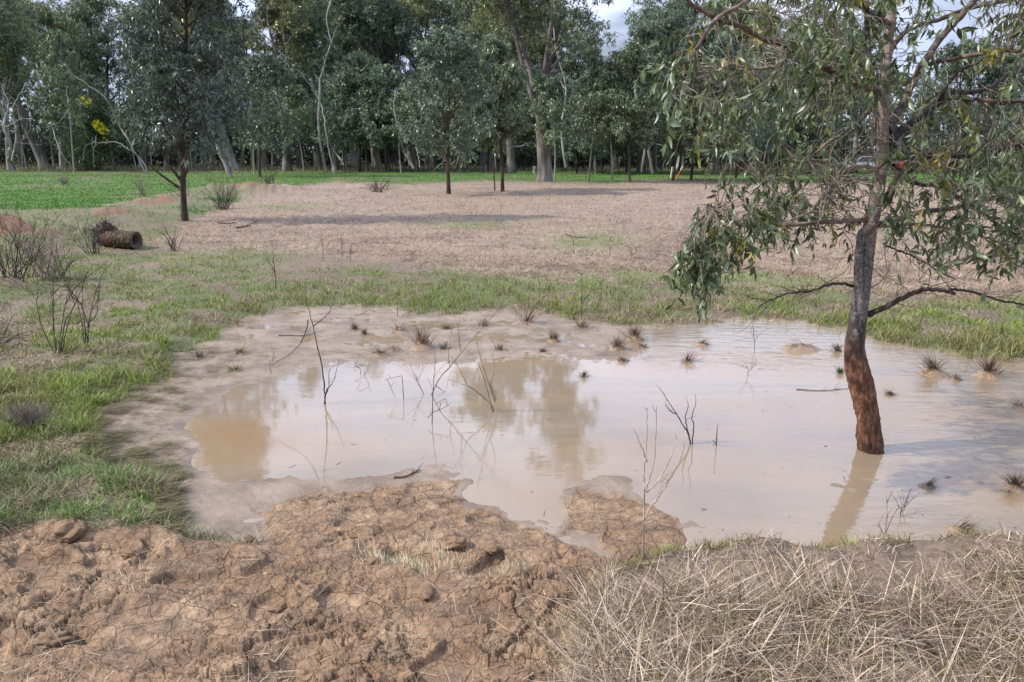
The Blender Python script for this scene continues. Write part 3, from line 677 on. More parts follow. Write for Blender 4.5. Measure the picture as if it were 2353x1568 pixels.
def copy_tree(src, loc, label, group=None, rz=0, sc=1.0, barkm=None):
    c = src.copy(); COL.objects.link(c); c.location = loc; c.rotation_euler = (0, 0, rz)
    c.scale = sc if hasattr(sc, '__len__') else (sc,) * 3
    c['label'] = label
    if group: c['group'] = group
    elif 'group' in c: del c['group']
    for ch in list(src.children):
        d = ch.copy(); COL.objects.link(d); d.parent = c
        if barkm and ch.name.startswith('trunk'):
            d.material_slots[0].link = 'OBJECT'; d.material_slots[0].material = barkm
    return c
def at(u, D):
    """the point D metres ahead on the line of sight u"""
    x, y, z_ = ray(u, 400); k = D / y; return Vector((x * k, D, hat(x * k, D) if D < 60 else 0.04))

BLUE = [(0.053, 0.082, 0.055), (0.092, 0.135, 0.092), (0.15, 0.205, 0.144), (0.269, 0.332, 0.239)]
OLV = [(0.084, 0.1, 0.041), (0.151, 0.174, 0.068), (0.236, 0.257, 0.11), (0.354, 0.356, 0.164)]
GG = 'tall gums along the far edge of the meadow'
SG = 'young trees standing between field and forest'
PG = dict(
    a=(11, dict(H=20, r0=.45, forks=4, fork=.16, spread=.42, pal=EUC)),
    b=(12, dict(H=21, r0=.40, forks=3, fork=.25, spread=.33, pal=OLV)),
    c=(13, dict(H=18, r0=.38, forks=3, fork=.2, spread=.5, pal=BLUE)),
    d=(14, dict(H=20, r0=.5, forks=2, fork=.3, spread=.35, lean=(-.28, 0), pal=OLV)),
    e=(15, dict(H=16, r0=.3, forks=3, fork=.18, spread=.3, pal=EUC, nleaf=17000)))
PS = dict(
    a=(21, dict(H=8, r0=.10, pal=BLUE)), b=(22, dict(H=8, r0=.09, pal=EUC, width=.2, base=.3, nb=30)),
    c=(23, dict(H=8, r0=.09, pal=BLUE, width=.34, base=.2, nb=36)), d=(24, dict(H=7, r0=.05, pal=EUC, width=.17, base=.35, nb=22, nleaf=6000)))
FIRST = {}
def plant(kind, key, barkm, loc, label, cat, name, group=None, rz=0, sc=1.0):
    kk = (kind, key)
    if kk not in FIRST:
        f, (sd, kw) = (gum_proto, PG[key]) if kind == 'g' else (sapling_proto, PS[key])
        e = make_tree(name, f(sd, **kw), barkm, loc, label, cat, group, rz, 1); e.scale = sc if hasattr(sc, '__len__') else (sc,) * 3
        FIRST[kk] = e; return e
    e = copy_tree(FIRST[kk], loc, label, group, rz, sc, barkm); e['category'] = cat; return e

# the young tree standing alone by the log
b = GP(425, 508)
t1 = make_tree('young_gum_tree', sapling_proto(31, H=8.0, r0=.078, base=.19, width=.15, nleaf=36000, pal=[(.030, .045, .032), (.056, .08, .06), (.09, .12, .095), (.16, .195, .16)], Lf=.14, Wf=.036, nb=70, drop=.45, lean=(0, 0)), M_BROWNB, b,
          'dense dark young gum near the lichened log, with crooked bare lower limbs', 'tree', None, 3.5)
# low crooked limbs of that tree
mb = MB(); rs = RS(5)
for path in ([(413, 432), (400, 425), (385, 412), (368, 402), (352, 388), (340, 372)], [(414, 415), (404, 400), (392, 385), (384, 370), (380, 350), (372, 330)], [(415, 420), (424, 408), (430, 392), (433, 370), (436, 345)]):
    pts = [P(u_ + rs.uniform(-2, 2), v_, b.y - .05 * i) - b for i, (u_, v_) in enumerate(path)]
    mb.tube(pts, np.linspace(.04, .012, len(pts)), 6)
lo = mb.build('low_limbs', M_BROWNB, t1, True); lo.name = 'lower_limb'; lo.rotation_euler = (0, 0, -3.5)

# middle distance saplings: (u, v base, proto, scale, squash, bark, label)
MID = [(597, 409, 'c', .95, M_DARKB, 'bushy dark young gum at the end of the green bank, trunk dividing in two'),
       (1031, 450, 'a', .86, M_BROWNB, 'round blue-grey young gum standing out in the dead field on a bare brown stem'),
       (1155, 443, 'b', .92, M_BROWNB, 'slender young gum in the dead field, taller of the close pair'),
       (1137, 440, 'd', .70, M_DARKB, 'thin short young gum in the dead field, smaller of the close pair'),
       (1352, 424, 'd', .95, M_GREYB, 'thin crooked grey sapling at the field edge, nearest after the forked gum'),
       (1274, 423, 'd', .9, M_PALE, 'thin pale sapling close beside the big forked gum'),
       (1408, 423, 'd', 1.05, M_PALE, 'straight pale sapling leaning slightly at the field edge'),
       (1446, 424, 'b', .95, M_DARKB, 'straight dark stemmed sapling at the brown edge of the field'),
       (1546, 419, 'b', .8, M_DARKB, 'small dark sapling beside the red and white pole'),
       (1588, 416, 'a', .9, M_DARKB, 'stout dark young tree seen past the drooping leaves of the near gum'),
       (1690, 420, 'c', .9, M_DARKB, 'young tree half hidden by the near gum, at the end of the meadow')]
for i, (u_, v_, key, sc, bm, lab) in enumerate(MID):
    x, y = G0(u_, v_); plant('s', key, bm, Vector((x, y, hat(x, y))), lab, 'tree', 'sapling', None, i * 1.7, sc * (1.12 if i == 0 else 1))
# young trees on the meadow in front of the gums
YT = [(516, 390, 'a', 1.1), (792, 396, 'c', 1.0), (827, 397, 'a', 1.25), (844, 396, 'b', 1.2), (888, 398, 'a', 1.1), (897, 398, 'b', 1.0), (1057, 402, 'd', .8), (1206, 395, 'd', .9), (1325, 401, 'c', .75),
      (1369, 403, 'a', .95), (1382, 403, 'c', .8), (700, 392, 'c', 1.1), (960, 395, 'c', 1.1), (1480, 404, 'a', 1.1), (1520, 402, 'd', 1.2), (1640, 404, 'a', 1.3), (1760, 404, 'c', 1.2), (1860, 402, 'a', 1.2),
      (1000, 393, 'd', 1.1), (1120, 395, 'b', 1.2), (1440, 398, 'c', 1.0), (930, 391, 'd', 1.2), (250, 388, 'c', .9), (330, 387, 'a', 1.0), (1250, 396, 'c', 1.0), (1560, 399, 'b', 1.2), (2180, 398, 'c', 1.3), (2300, 400, 'a', 1.2)]
LOOKS = {'a': 'blue-grey oval crowned young tree on the meadow', 'b': 'slim upright young tree on the meadow', 'c': 'broad bushy young tree on the meadow', 'd': 'thin sparse young tree'}
REF = ['behind the young gum with the log', 'behind the short green bank', 'in the dense dark group mid-meadow', 'in the dense dark group mid-meadow, second stem', 'in the dense dark group, third stem', 'in the dense dark group, fourth stem',
       'in the dense dark group, last stem', 'just behind the round blue-grey gum', 'in the dark gap beside the forked gum', 'first beyond the forked gum', 'second beyond the forked gum', 'third beyond the forked gum',
       'before the thick grey gum trunk', 'before the leaning pale trunks', 'before the massive twisted gum', 'beside the massive twisted gum', 'past the red and white pole', 'behind the hanging leaves of the near gum', 'seen through the near gum crown',
       'behind the round blue-grey gum, paler stem', 'behind the close pair in the field', 'between the straight sapling and the twisted gum', 'by the leaning pale trunks', 'beneath the yellow wattle', 'beside the yellow wattle', 'right behind the forked gum',
       'between the pole and the twisted gum', 'beyond the near gum trunk, by the parked cars', 'beyond the near gum, last one in view']
for i, (u_, v_, key, sc) in enumerate(YT):
    x, y = G0(u_, v_); lab_ = ' '.join((LOOKS[key] + ' ' + REF[i]).split()[:16]); plant('s', key, M_DARKB if i % 3 else M_GREYB, Vector((x, y, .04)), lab_, 'tree', 'sapling', SG, i * 2.1, (sc, sc, sc * 1.05))
# the gums
x, y = G0(1250, 421)
plant('g', 'a', M_GREYB, Vector((x, y, .03)), 'big gum at the field edge with a thick rough base and pale forking stems', 'tree', 'gum_tree', None, .4, .98)
GUMS = [(-60, 70, 'a', .9, M_GREYB, 'grey gum at the very edge of the view beside the leaning giant'),
        (108, 78, 'd', 1.0, M_GREYB, 'giant gum leaning over the left end of the meadow with a broad flared trunk'),
        (28, 74, 'e', 1.1, M_PALE, 'thin forked white gum in front of the leaning giant'),
        (200, 95, 'b', 1.0, M_GREYB, 'gum behind the yellow wattle with open crown against the sky'),
        (330, 88, 'c', 1.05, M_PALE, 'pale leaning gum between the wattle and the young gum'),
        (540, 76, 'd', .95, M_PALE, 'white trunked gum leaning behind the lone young gum'),
        (440, 92, 'a', 1.1, M_GREYB, 'broad gum hidden behind the lone young gum crown'),
        (661, 72, 'b', 1.02, M_GREYB, 'thick straight grey gum behind the short green bank'),
        (735, 90, 'a', 1.05, M_PALE, 'pale gum with white upper stem behind the dark group of young trees'),
        (772, 76, 'e', 1.15, M_PALE, 'gum with short pale stump-like base behind the dark group'),
        (865, 84, 'b', 1.12, M_GREYB, 'olive crowned tall gum above the dark group of young trees'),
        (950, 80, 'c', 1.1, M_PALE, 'leaning pale gum behind the round blue-grey young gum'),
        (1062, 86, 'a', 1.15, M_PALE, 'pale bent gum standing in the strip of sunlit grass'),
        (1000, 98, 'b', 1.2, M_GREYB, 'yellowish crowned gum rising behind the round young gum'),
        (1175, 68, 'b', .95, M_GREYB, 'grey gum behind the close pair of young gums'),
        (1300, 84, 'c', 1.1, M_PALE, 'gum directly behind the big forked gum'),
        (1330, 92, 'e', 1.1, M_GREYB, 'slim gum between the forked gum and the gap of open sky'),
        (1470, 66, 'c', .82, M_GREYB, 'massive twisted gum with several pale stems past the gap of sky'),
        (1500, 72, 'e', 1.05, M_PALE, 'many stemmed white gum beside the massive twisted gum'),
        (1560, 82, 'a', .95, M_PALE, 'high gum past the gap of sky with feathery crown'),
        (1640, 78, 'b', .86, M_GREYB, 'gum behind the drooping outer leaves of the near tree'),
        (1740, 84, 'c', .95, M_PALE, 'gum behind the main left branch of the near tree'),
        (1850, 80, 'a', .85, M_GREYB, 'gum seen through the middle of the near tree crown'),
        (1960, 90, 'e', .95, M_PALE, 'gum just before the near tree trunk, far behind it'),
        (2140, 105, 'c', .72, M_PALE, 'low hazy gum beyond the parked cars'),
        (2260, 100, 'e', .80, M_GREYB, 'hazy green gum beyond the near tree, under open sky'),
        (2400, 96, 'a', .72, M_PALE, 'last gum past the near tree at the edge of the view')]
for i, (u_, D_, key, sc, bm, lab) in enumerate(GUMS):
    plant('g', key, bm, at(u_, D_), lab, 'tree', 'gum_tree', GG, i * 1.3 if key != 'd' else [.1, 6.2, .3][i % 3], sc)

SHORT = ['gum at the edge of the view', 'leaning giant gum', 'thin forked white gum', 'gum behind the wattle', 'pale leaning gum past the wattle', 'white leaning gum by the young tree', 'broad gum by the young tree', 'thick straight grey gum',
         'gum with white upper stem', 'stump-based pale gum', 'olive crowned gum', 'leaning pale gum', 'pale bent gum in the sun strip', 'yellowish crowned gum', 'grey gum behind the close pair', 'gum behind the forked gum', 'slim gum before the sky gap',
         'massive twisted gum', 'many stemmed white gum', 'feathery crowned high gum', 'gum behind hanging leaves', 'gum behind the main left branch', 'gum seen through the near crown', 'gum just before the near trunk', 'hazy gum beyond the cars', 'hazy green gum past the near trunk', 'last gum past the near tree']
USED = {}
def by_ref(pre, u_, D_):
    k = min(range(len(GUMS)), key=lambda q: abs(GUMS[q][0] - u_)); side = 'on the wattle side of the ' if u_ < GUMS[k][0] else 'on the far side of the '
    side = ('on the outer side of the ' if u_ < GUMS[k][0] else 'on the pond side of the ') if u_ < 215 else ('on the pond side of the ' if u_ > GUMS[k][0] else 'on the wattle side of the ')
    lab = pre + side + SHORT[k]; n = USED.get(lab, 0); USED[lab] = n + 1
    return lab + ['', ', deeper', ', thinnest'][min(n, 2)]
for i, (u_, D_, key, sc) in enumerate([(55, 92, 'b', 1.05), (150, 86, 'a', .9), (262, 98, 'a', 1.15), (392, 100, 'b', 1.2), (492, 86, 'b', .95), (602, 90, 'c', 1.15), (690, 100, 'e', 1.3), (815, 94, 'a', 1.2), (908, 96, 'c', 1.2), (1112, 96, 'b', 1.1),
        (1228, 98, 'a', 1.15), (-140, 90, 'b', 1.0), (1420, 94, 'c', .8), (1610, 92, 'a', .95), (1700, 96, 'b', .95), (1900, 100, 'c', .9)]):
    plant('g', key, M_PALE if i % 2 else M_GREYB, at(u_, D_), by_ref('rear gum ', u_, D_), 'tree', 'gum_tree', 'second row of gums in the forest', 2 + i * 2.3, sc)
for i in range(34):
    rs = RS(i + 4000); u_ = -60 + i * 62 + rs.uniform(-25, 25); u_ = u_ if u_ < 1560 else u_ + 20; D_ = rs.uniform(63, 82)
    plant('s', 'd', M_WHITE if i % 3 else M_PALE, at(u_, D_), by_ref('slender young gum ', u_, D_), 'tree', 'sapling', 'slender young gums at the forest foot', i * 1.9, (1.25, 1.25, rs.uniform(1.0, 1.7)))
# dark understorey at the feet of the gums and the wood behind: one mass
def far_wood():
    rs = RS(77); mb = MB()
    def blob(n, u0, u1, D0, D1, z0, z1, rad, per, pal, Lf=.5, Wf=.2):
        for i in range(n):
            D_ = rs.uniform(D0, D1); u_ = rs.uniform(u0, u1); p = at(u_, max(D_, 61)); c = np.array([p.x, p.y, rs.uniform(z0, z1)])
            cluster(mb, rs, c, rad * rs.uniform(.6, 1.3), per, Lf, Wf, pal, .8, .3)
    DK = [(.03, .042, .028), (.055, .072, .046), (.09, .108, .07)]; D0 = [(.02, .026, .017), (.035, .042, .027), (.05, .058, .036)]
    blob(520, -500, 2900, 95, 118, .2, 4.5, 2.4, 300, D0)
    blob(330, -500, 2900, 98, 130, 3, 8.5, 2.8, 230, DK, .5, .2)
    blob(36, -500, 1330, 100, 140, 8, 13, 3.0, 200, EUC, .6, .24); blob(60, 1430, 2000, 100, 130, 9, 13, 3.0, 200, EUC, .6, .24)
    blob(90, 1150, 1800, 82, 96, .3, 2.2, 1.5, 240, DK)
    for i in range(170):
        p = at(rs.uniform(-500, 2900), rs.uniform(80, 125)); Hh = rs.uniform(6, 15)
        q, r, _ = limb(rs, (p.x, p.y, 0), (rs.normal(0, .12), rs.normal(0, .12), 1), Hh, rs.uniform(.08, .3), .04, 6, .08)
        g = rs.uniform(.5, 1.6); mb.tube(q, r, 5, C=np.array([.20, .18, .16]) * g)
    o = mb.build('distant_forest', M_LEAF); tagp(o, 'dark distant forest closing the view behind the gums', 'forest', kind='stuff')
    # tall dead grass along the forest foot
    mb = MB(); n = 26000; u_ = rs.uniform(-400, 2800, n); D_ = rs.uniform(70, 96, n); a = (u_ - CX) / F / (cp + sp * .22)
    x = a * D_; 
    blades(mb, np.stack([x, D_, np.full(n, .02)], 1), rs.uniform(0, 6.3, n), rs.uniform(0, .4, n), rs.uniform(.2, .75, n) * (fbm(x * .2, D_ * .2, 5, 2) + .7).clip(.2), .06, colmix(rs, n, [(.10, .08, .055), (.2, .16, .11), (.32, .26, .19)], .3), .3, 2, rs)
    o = mb.build('forest_edge_grass', M_DRY); tagp(o, 'tall withered grass along the foot of the forest', 'grass', kind='stuff')
far_wood()

# wattle in flower
def wattle():
    p = at(215, 74); e = bpy.data.objects.new('wattle_tree', None); COL.objects.link(e); e.location = p
    rs = RS(44); w_, lf, bl = MB(), MB(), MB()
    for i in range(6):
        q, r, _ = limb(rs, (rs.normal(0, .3), rs.normal(0, .3), 0), (rs.normal(0, .35), rs.normal(0, .35), 1), rs.uniform(4, 7), .08, .015, 7, .12); w_.tube(q, r, 5)
        for k in range(2, 8):
            for m_ in range(3): cluster(lf, rs, q[k] + rs.normal(0, .7, 3), .8, 200, .2, .06, [(.03, .05, .015), (.06, .085, .02), (.09, .12, .03)])
    w_.build('trunk', M_DARKB, e); lf.build('crown', M_LEAF, e)
    for (u_, v_, rr_, n) in ((229, 292, .32, 260), (238, 300, .3, 200), (188, 232, .25, 110), (205, 238, .28, 120), (176, 246, .25, 60), (222, 285, .25, 100), (245, 322, .25, 40)):
        c = np.array(P(u_, v_, p.y - 1.6) - p); cluster(bl, rs, c, rr_ * 1.5, n, .11, .09, [(.45, .40, .02), (.75, .66, .05), (.85, .78, .12)], .9, 0)
    bl.build('blossom', M_BLOOM, e); tagp(e, 'wattle bush with patches of yellow blossom before the dark forest', 'wattle')
wattle()
#@@OBJ
# ------------------------------------------------------------------ the near gum
def smooth_path(pts, n):
    """Catmull-Rom through the points"""
    p = np.array([tuple(a) for a in pts], float); p = np.vstack([2 * p[0] - p[1], p, 2 * p[-1] - p[-2]]); m = len(p) - 3
    t = np.linspace(0, m - 1e-6, n); i = t.astype(int); f = (t - i)[:, None]
    a, b_, c, d = p[i], p[i + 1], p[i + 2], p[i + 3]
    return .5 * ((2 * b_) + (c - a) * f + (2 * a - 5 * b_ + 4 * c - d) * f ** 2 + (3 * b_ - a - 3 * c + d) * f ** 3)
def near_bark():
    m, t, b, N, Lk = mat('near_gum_bark')
    tc_ = N('ShaderNodeTexCoord'); v = tc_.outputs['Object']
    mp_ = N('ShaderNodeMapping'); mp_.inputs['Scale'].default_value = (1, 1, .35); Lk(v, mp_.inputs[0])
    n1 = noise_node(N, Lk, 38, 8, .7, mp_.outputs[0], .6); n2 = noise_node(N, Lk, 9, 4, .6, mp_.outputs[0])
    rough = ramp(N, Lk, n1.outputs['Fac'], [(.30, (.018, .010, .007)), (.44, (.085, .038, .021)), (.56, (.20, .09, .048)), (.72, (.37, .21, .125))])
    dk = ramp(N, Lk, n1.outputs['Fac'], [(.3, (.012, .009, .008)), (.55, (.06, .042, .034)), (.75, (.16, .12, .10))])
    mr = N('ShaderNodeMapping'); mr.inputs['Scale'].default_value = (.6, .6, 5.5); Lk(v, mr.inputs[0])
    n3 = noise_node(N, Lk, 5.5, 5, .6, mr.outputs[0], .2); n4 = noise_node(N, Lk, 60, 4, .7, v)
    smooth = ramp(N, Lk, n3.outputs['Fac'], [(.32, (.13, .095, .075)), (.5, (.235, .175, .14)), (.64, (.33, .265, .225)), (.72, (.52, .46, .42))])
    pale = ramp(N, Lk, n4.outputs['Fac'], [(.38, (.075, .07, .066)), (.56, (.20, .195, .19)), (.70, (.46, .46, .46))])
    sx = N('ShaderNodeSeparateXYZ'); Lk(v, sx.inputs[0])
    wob = mathn(N, Lk, 'ADD', sx.outputs[2], mathn(N, Lk, 'MULTIPLY', mathn(N, Lk, 'SUBTRACT', n2.outputs['Fac'], .5), 1.0))
    def band(a, c):
        mr_ = N('ShaderNodeMapRange'); mr_.inputs['From Min'].default_value = a; mr_.inputs['From Max'].default_value = c; Lk(wob, mr_.inputs[0]); return mr_.outputs[0]
    c = mixc(N, Lk, band(.60, .88), rough, dk); c = mixc(N, Lk, band(.92, .96), c, pale); c = mixc(N, Lk, band(1.35, 1.55), c, smooth)
    # wet foot
    wz = N('ShaderNodeMapRange'); wz.inputs['From Min'].default_value = .13; wz.inputs['From Max'].default_value = .07; Lk(mathn(N, Lk, 'ADD', sx.outputs[2], mathn(N, Lk, 'MULTIPLY', n1.outputs['Fac'], .05)), wz.inputs[0])
    c = mixc(N, Lk, wz.outputs[0], c, (.45, .42, .40), 'MULTIPLY')
    Lk(c, b.inputs['Base Color']); b.inputs['Roughness'].default_value = .72
    bp = N('ShaderNodeBump'); bp.inputs['Strength'].default_value = .55; bp.inputs['Distance'].default_value = .01
    Lk(n1.outputs['Fac'], bp.inputs['Height']); Lk(bp.outputs[0], b.inputs['Normal'])
    return m
M_NB = near_bark()
M_BRN = bark_mat('near_branch_bark', (.045, .025, .018), (.13, .085, .065), (.26, .20, .17), 22, .3, 1)
M_BRD = bark_mat('near_branch_dark_bark', (.018, .013, .011), (.05, .036, .030), (.12, .095, .08), 22, .4, 1)

def near_gum():
    Y0 = GP(2000, 1035).y; base = Vector(G0(2000, 1035) + (0,))
    e = bpy.data.objects.new('near_gum_tree', None); COL.objects.link(e); e.location = base
    tagp(e, 'near gum standing in the muddy pond, rust brown flaking foot and drooping leaves', 'tree')
    def W_(path, dy0=0., dy1=0.):
        n = len(path); return np.array([tuple(P(p[0], p[1], Y0 + dy0 + (dy1 - dy0) * i / max(1, n - 1)) - base) for i, p in enumerate(path)])
    tr = [(2001, 1055, 34), (2000, 1036, 28), (1994, 965, 26.5), (1984, 905, 27), (1970, 850, 27), (1964, 800, 25.5), (1970, 745, 23), (1978, 690, 21.5), (1986, 620, 21), (1996, 545, 20),
          (2009, 480, 18.5), (2020, 420, 17), (2028, 350, 16), (2029, 275, 15), (2033, 200, 14), (2040, 110, 13), (2050, 0, 12), (2062, -130, 10), (2050, -280, 8), (2075, -450, 5), (2080, -560, 2)]
    pts = W_([(a, b_) for a, b_, _ in tr]); rad = np.array([q[2] * .84 * PX(q[0], q[1], Y0) for q in tr])
    p = smooth_path(pts, 300); r = np.interp(np.linspace(0, 1, 300), np.linspace(0, 1, len(rad)), rad)
    # bark relief, deep and scaly low down, smooth higher up
    k = 56; n = len(p); t = np.gradient(p, axis=0); t /= np.linalg.norm(t, axis=1)[:, None]
    a = np.cross(t, [0, 1., 0]); a /= np.linalg.norm(a, axis=1)[:, None]; b_ = np.cross(t, a); th = np.arange(k) * 2 * math.pi / k
    TH, Z = np.meshgrid(th, p[:, 2]); lowk = sst(.80, .45, Z)
    def per(f, fz, s, o=3): return fbm(np.cos(TH) * f + 9, np.sin(TH) * f + Z * fz, s, o)
    rel = lowk * (.012 * (1 - 2 * np.abs(per(2.2, 5, 301))) * 1 + .006 * per(6, 22, 303, 4)) + .004 * per(1.1, 3, 305) + (1 - lowk) * .0018 * per(3, 25, 307)
    rel = rel + lowk * .012 * (worley(np.cos(TH) * 2.0 + 4, np.sin(TH) * 2.0 + Z * 9, 309)[2] - .5) * .8
    rr = r[:, None] + rel * np.clip(r[:, None] / .06, .15, 1)
    V = p[:, None] + rr[..., None] * (a[:, None] * np.cos(th)[None, :, None] + b_[:, None] * np.sin(th)[None, :, None])
    i = np.arange(n - 1)[:, None] * k; j = np.arange(k)[None]; j2 = (j + 1) % k
    mb = MB(); mb.add(V, np.stack([i + j, i + j2, i + k + j2, i + k + j], -1).reshape(-1, 4)); mb.build('trunk', M_NB, e, True)
    # pale second stem fused along the trunk
    mb = MB(); q = smooth_path(W_([(1981, 735), (1978, 690), (1972, 640), (1973, 590), (1976, 560), (1979, 538), (1990, 528), (2008, 515)], -.045, -.03), 40)
    mb.tube(q, np.interp(np.linspace(0, 1, 40), [0, .3, .75, 1], [.02, .026, .022, .028]), 14); mb.build('fused_stem', M_NB, e, True)
    SK = [p[60:]]; br = []
    def B(path, r0, r1, dy=0., m=None, cont=0, seed=0):
        rs = RS(seed + 500); q = W_(path, 0, dy)
        if cont:                                     # goes on out of sight with the same sweep
            d = q[-1] - q[-2]; d /= np.linalg.norm(d)
            for _ in range(cont): d = norm(d + rs.normal(0, .18, 3) + [0, 0, -.05]); q = np.vstack([q, q[-1] + d * .22])
        n_ = max(14, len(q) * 5); q = smooth_path(q, n_); q[1:-1] += rs.normal(0, .0022, (n_ - 2, 3))
        mb = MB(); px = PX(2000, 400, Y0); rr_ = np.interp(np.linspace(0, 1, n_), [0, .06, 1], [r0 * 1.25, r0, r1]) * px; mb.tube(q, rr_, 9)
        o = mb.build('branch', m or M_BRN, e, True); SK.append(q); br.append(q); return o
    B([(2020, 215), (2000, 205), (1965, 190), (1930, 172), (1878, 148), (1825, 116), (1790, 100), (1755, 90), (1700, 60), (1650, 45)], 8.5, 3, -.7, None, 2, 1)
    B([(1825, 118), (1800, 142), (1772, 156), (1725, 158), (1677, 149), (1650, 165), (1631, 186), (1596, 204)], 4.2, 1.6, -.25, M_TWIG, 0, 2)
    B([(2040, 300), (2052, 276), (2075, 239), (2092, 200), (2108, 172), (2122, 145), (2138, 123), (2159, 91), (2194, 53), (2240, 0), (2290, -60)], 10, 6, .5, None, 3, 3)
    B([(2103, 179), (2112, 162), (2124, 151), (2159, 141), (2210, 132), (2265, 123), (2310, 118), (2353, 120), (2400, 130)], 5.5, 2.5, -.4, None, 2, 4)
    B([(2046, 330), (2065, 305), (2096, 281), (2120, 268), (2141, 250), (2165, 230), (2187, 213), (2220, 212), (2250, 210), (2285, 197), (2310, 178), (2340, 164)], 8.5, 4, .5, M_BRD, 3, 5)
    B([(2170, 226), (2194, 225), (2230, 228), (2265, 231), (2310, 233), (2370, 236)], 5, 3, -.2, None, 3, 6)
    B([(2160, 232), (2172, 205), (2188, 180), (2210, 160), (2240, 148), (2262, 132)], 4.5, 2, -.2, M_BRD, 0, 7)
    B([(2034, 470), (2046, 442), (2060, 418), (2075, 401), (2098, 384), (2124, 366), (2145, 352), (2170, 357), (2212, 359), (2260, 350), (2300, 342), (2370, 330)], 9.5, 3.5, -.5, M_BRD, 2, 8)
    B([(2020, 392), (1995, 384), (1966, 383), (1945, 388), (1930, 397), (1915, 418), (1906, 433), (1885, 458), (1864, 485), (1830, 500), (1800, 515)], 5.5, 2, -.45, M_TWIG, 0, 9)
    B([(2010, 438), (2000, 425), (1990, 415), (1983, 408)], 7, 4.5, .05, M_PALE, 0, 10)
    B([(2004, 505), (1960, 508), (1920, 510), (1878, 512), (1820, 517), (1772, 519), (1735, 520), (1702, 517), (1684, 510), (1675, 498), (1667, 485), (1650, 478), (1630, 482)], 6, 2.2, -.5, M_TWIG, 0, 11)
    B([(1702, 517), (1685, 532), (1660, 550), (1640, 560), (1618, 577), (1590, 600), (1572, 612)], 3.4, 1.4, -.15, M_TWIG, 0, 12)
    B([(2015, 520), (2045, 506), (2075, 499), (2106, 489), (2150, 484), (2194, 478), (2230, 467), (2265, 457), (2310, 448), (2370, 440)], 6.5, 3, -.5, M_GREYB, 2, 13)
    B([(2015, 518), (2060, 517), (2110, 516), (2170, 524), (2230, 535), (2300, 560), (2370, 590)], 3.6, 2, -.35, M_TWIG, 0, 14)
    B([(1994, 724), (2010, 716), (2036, 706), (2056, 695), (2075, 685), (2100, 673), (2124, 666), (2150, 666), (2177, 669), (2194, 676)], 7, 4, -.3, M_BRD, 0, 15)
    B([(2180, 666), (2194, 666), (2215, 668), (2236, 671), (2270, 682), (2300, 692), (2330, 696), (2370, 706)], 3.4, 1.8, -.1, M_BRD, 1, 16)
    B([(1960, 657), (1940, 653), (1913, 652), (1895, 657), (1878, 664), (1860, 669), (1843, 671), (1807, 675), (1775, 688), (1744, 703)], 3.6, 1.2, -.25, M_TWIGD, 0, 17)
    B([(2025, 330), (2010, 250), (2000, 150), (1992, 60), (1985, -30), (1960, -120)], 6, 4, .6, M_BRD, 3, 18)
    B([(2036, 150), (2060, 95), (2100, 62), (2160, 45), (2230, 20), (2320, 2)], 6.5, 3, .8, None, 3, 19)
    B([(2040, 240), (1990, 170), (1930, 80), (1880, 10), (1830, -60)], 6, 4, .9, M_BRD, 3, 20)
    B([(2045, 60), (1990, 20), (1930, -10), (1860, -50), (1790, -60)], 6, 3, -.8, None, 3, 21)
    B([(2030, 560), (2060, 575), (2100, 590), (2140, 612), (2190, 640)], 2.5, 1.2, -.3, M_TWIGD, 0, 22)
    B([(2000, 250), (1960, 290), (1900, 330), (1850, 372), (1800, 400), (1750, 410)], 4.5, 2, .6, M_TWIG, 0, 23)
    B([(2050, 380), (2100, 420), (2160, 430), (2230, 470), (2300, 520), (2370, 560)], 5, 2, .7, M_BRD, 1, 24)
    SKA = np.vstack(SK)
    # ---- sprays of leaves
    rs = RS(90); reg = [
        ([(1600, -70), (1620, 40), (1580, 110), (1535, 180), (1520, 250), (1545, 310), (1590, 350), (1650, 420), (1695, 465), (1735, 450), (1752, 360), (1850, 310), (1975, 260), (2010, 200), (2010, -70)], 245, (-1.0, 1.1)),
        ([(1850, -70), (2010, -70), (2015, 120), (1950, 150), (1870, 90)], 60, (-1.0, 1.0)),
        ([(1775, 400), (1830, 335), (1980, 300), (2000, 470), (1975, 555), (1880, 590), (1800, 575), (1735, 560), (1745, 470)], 105, (-.3, .9)),
        ([(1600, 500), (1680, 472), (1760, 505), (1760, 560), (1700, 600), (1640, 640), (1560, 612), (1565, 588), (1610, 556)], 75, (-.75, -.25)),
        ([(1545, 590), (1620, 570), (1650, 610), (1640, 650), (1600, 640), (1555, 618)], 30, (-.75, -.55)),
        ([(2060, 350), (2200, 330), (2353, 280), (2430, 260), (2430, 610), (2330, 625), (2220, 605), (2120, 570), (2050, 535), (2040, 450)], 250, (-1.1, .7)),
        ([(1990, -70), (2110, -70), (2120, 50), (2080, 200), (2010, 230)], 50, (-.9, .9)),
        ([(2240, 30), (2430, -40), (2430, 270), (2320, 240), (2280, 130)], 60, (-.8, .8)),
        ([(2100, -70), (2430, -70), (2430, 20), (2200, 30)], 28, (-.8, .8)),
        ([(2060, 130), (2300, 110), (2300, 250), (2090, 330)], 22, (-.8, .6)),
        ([(2150, 610), (2300, 620), (2353, 640), (2353, 660), (2200, 650)], 4, (-.4, -.1))]
    S0 = []
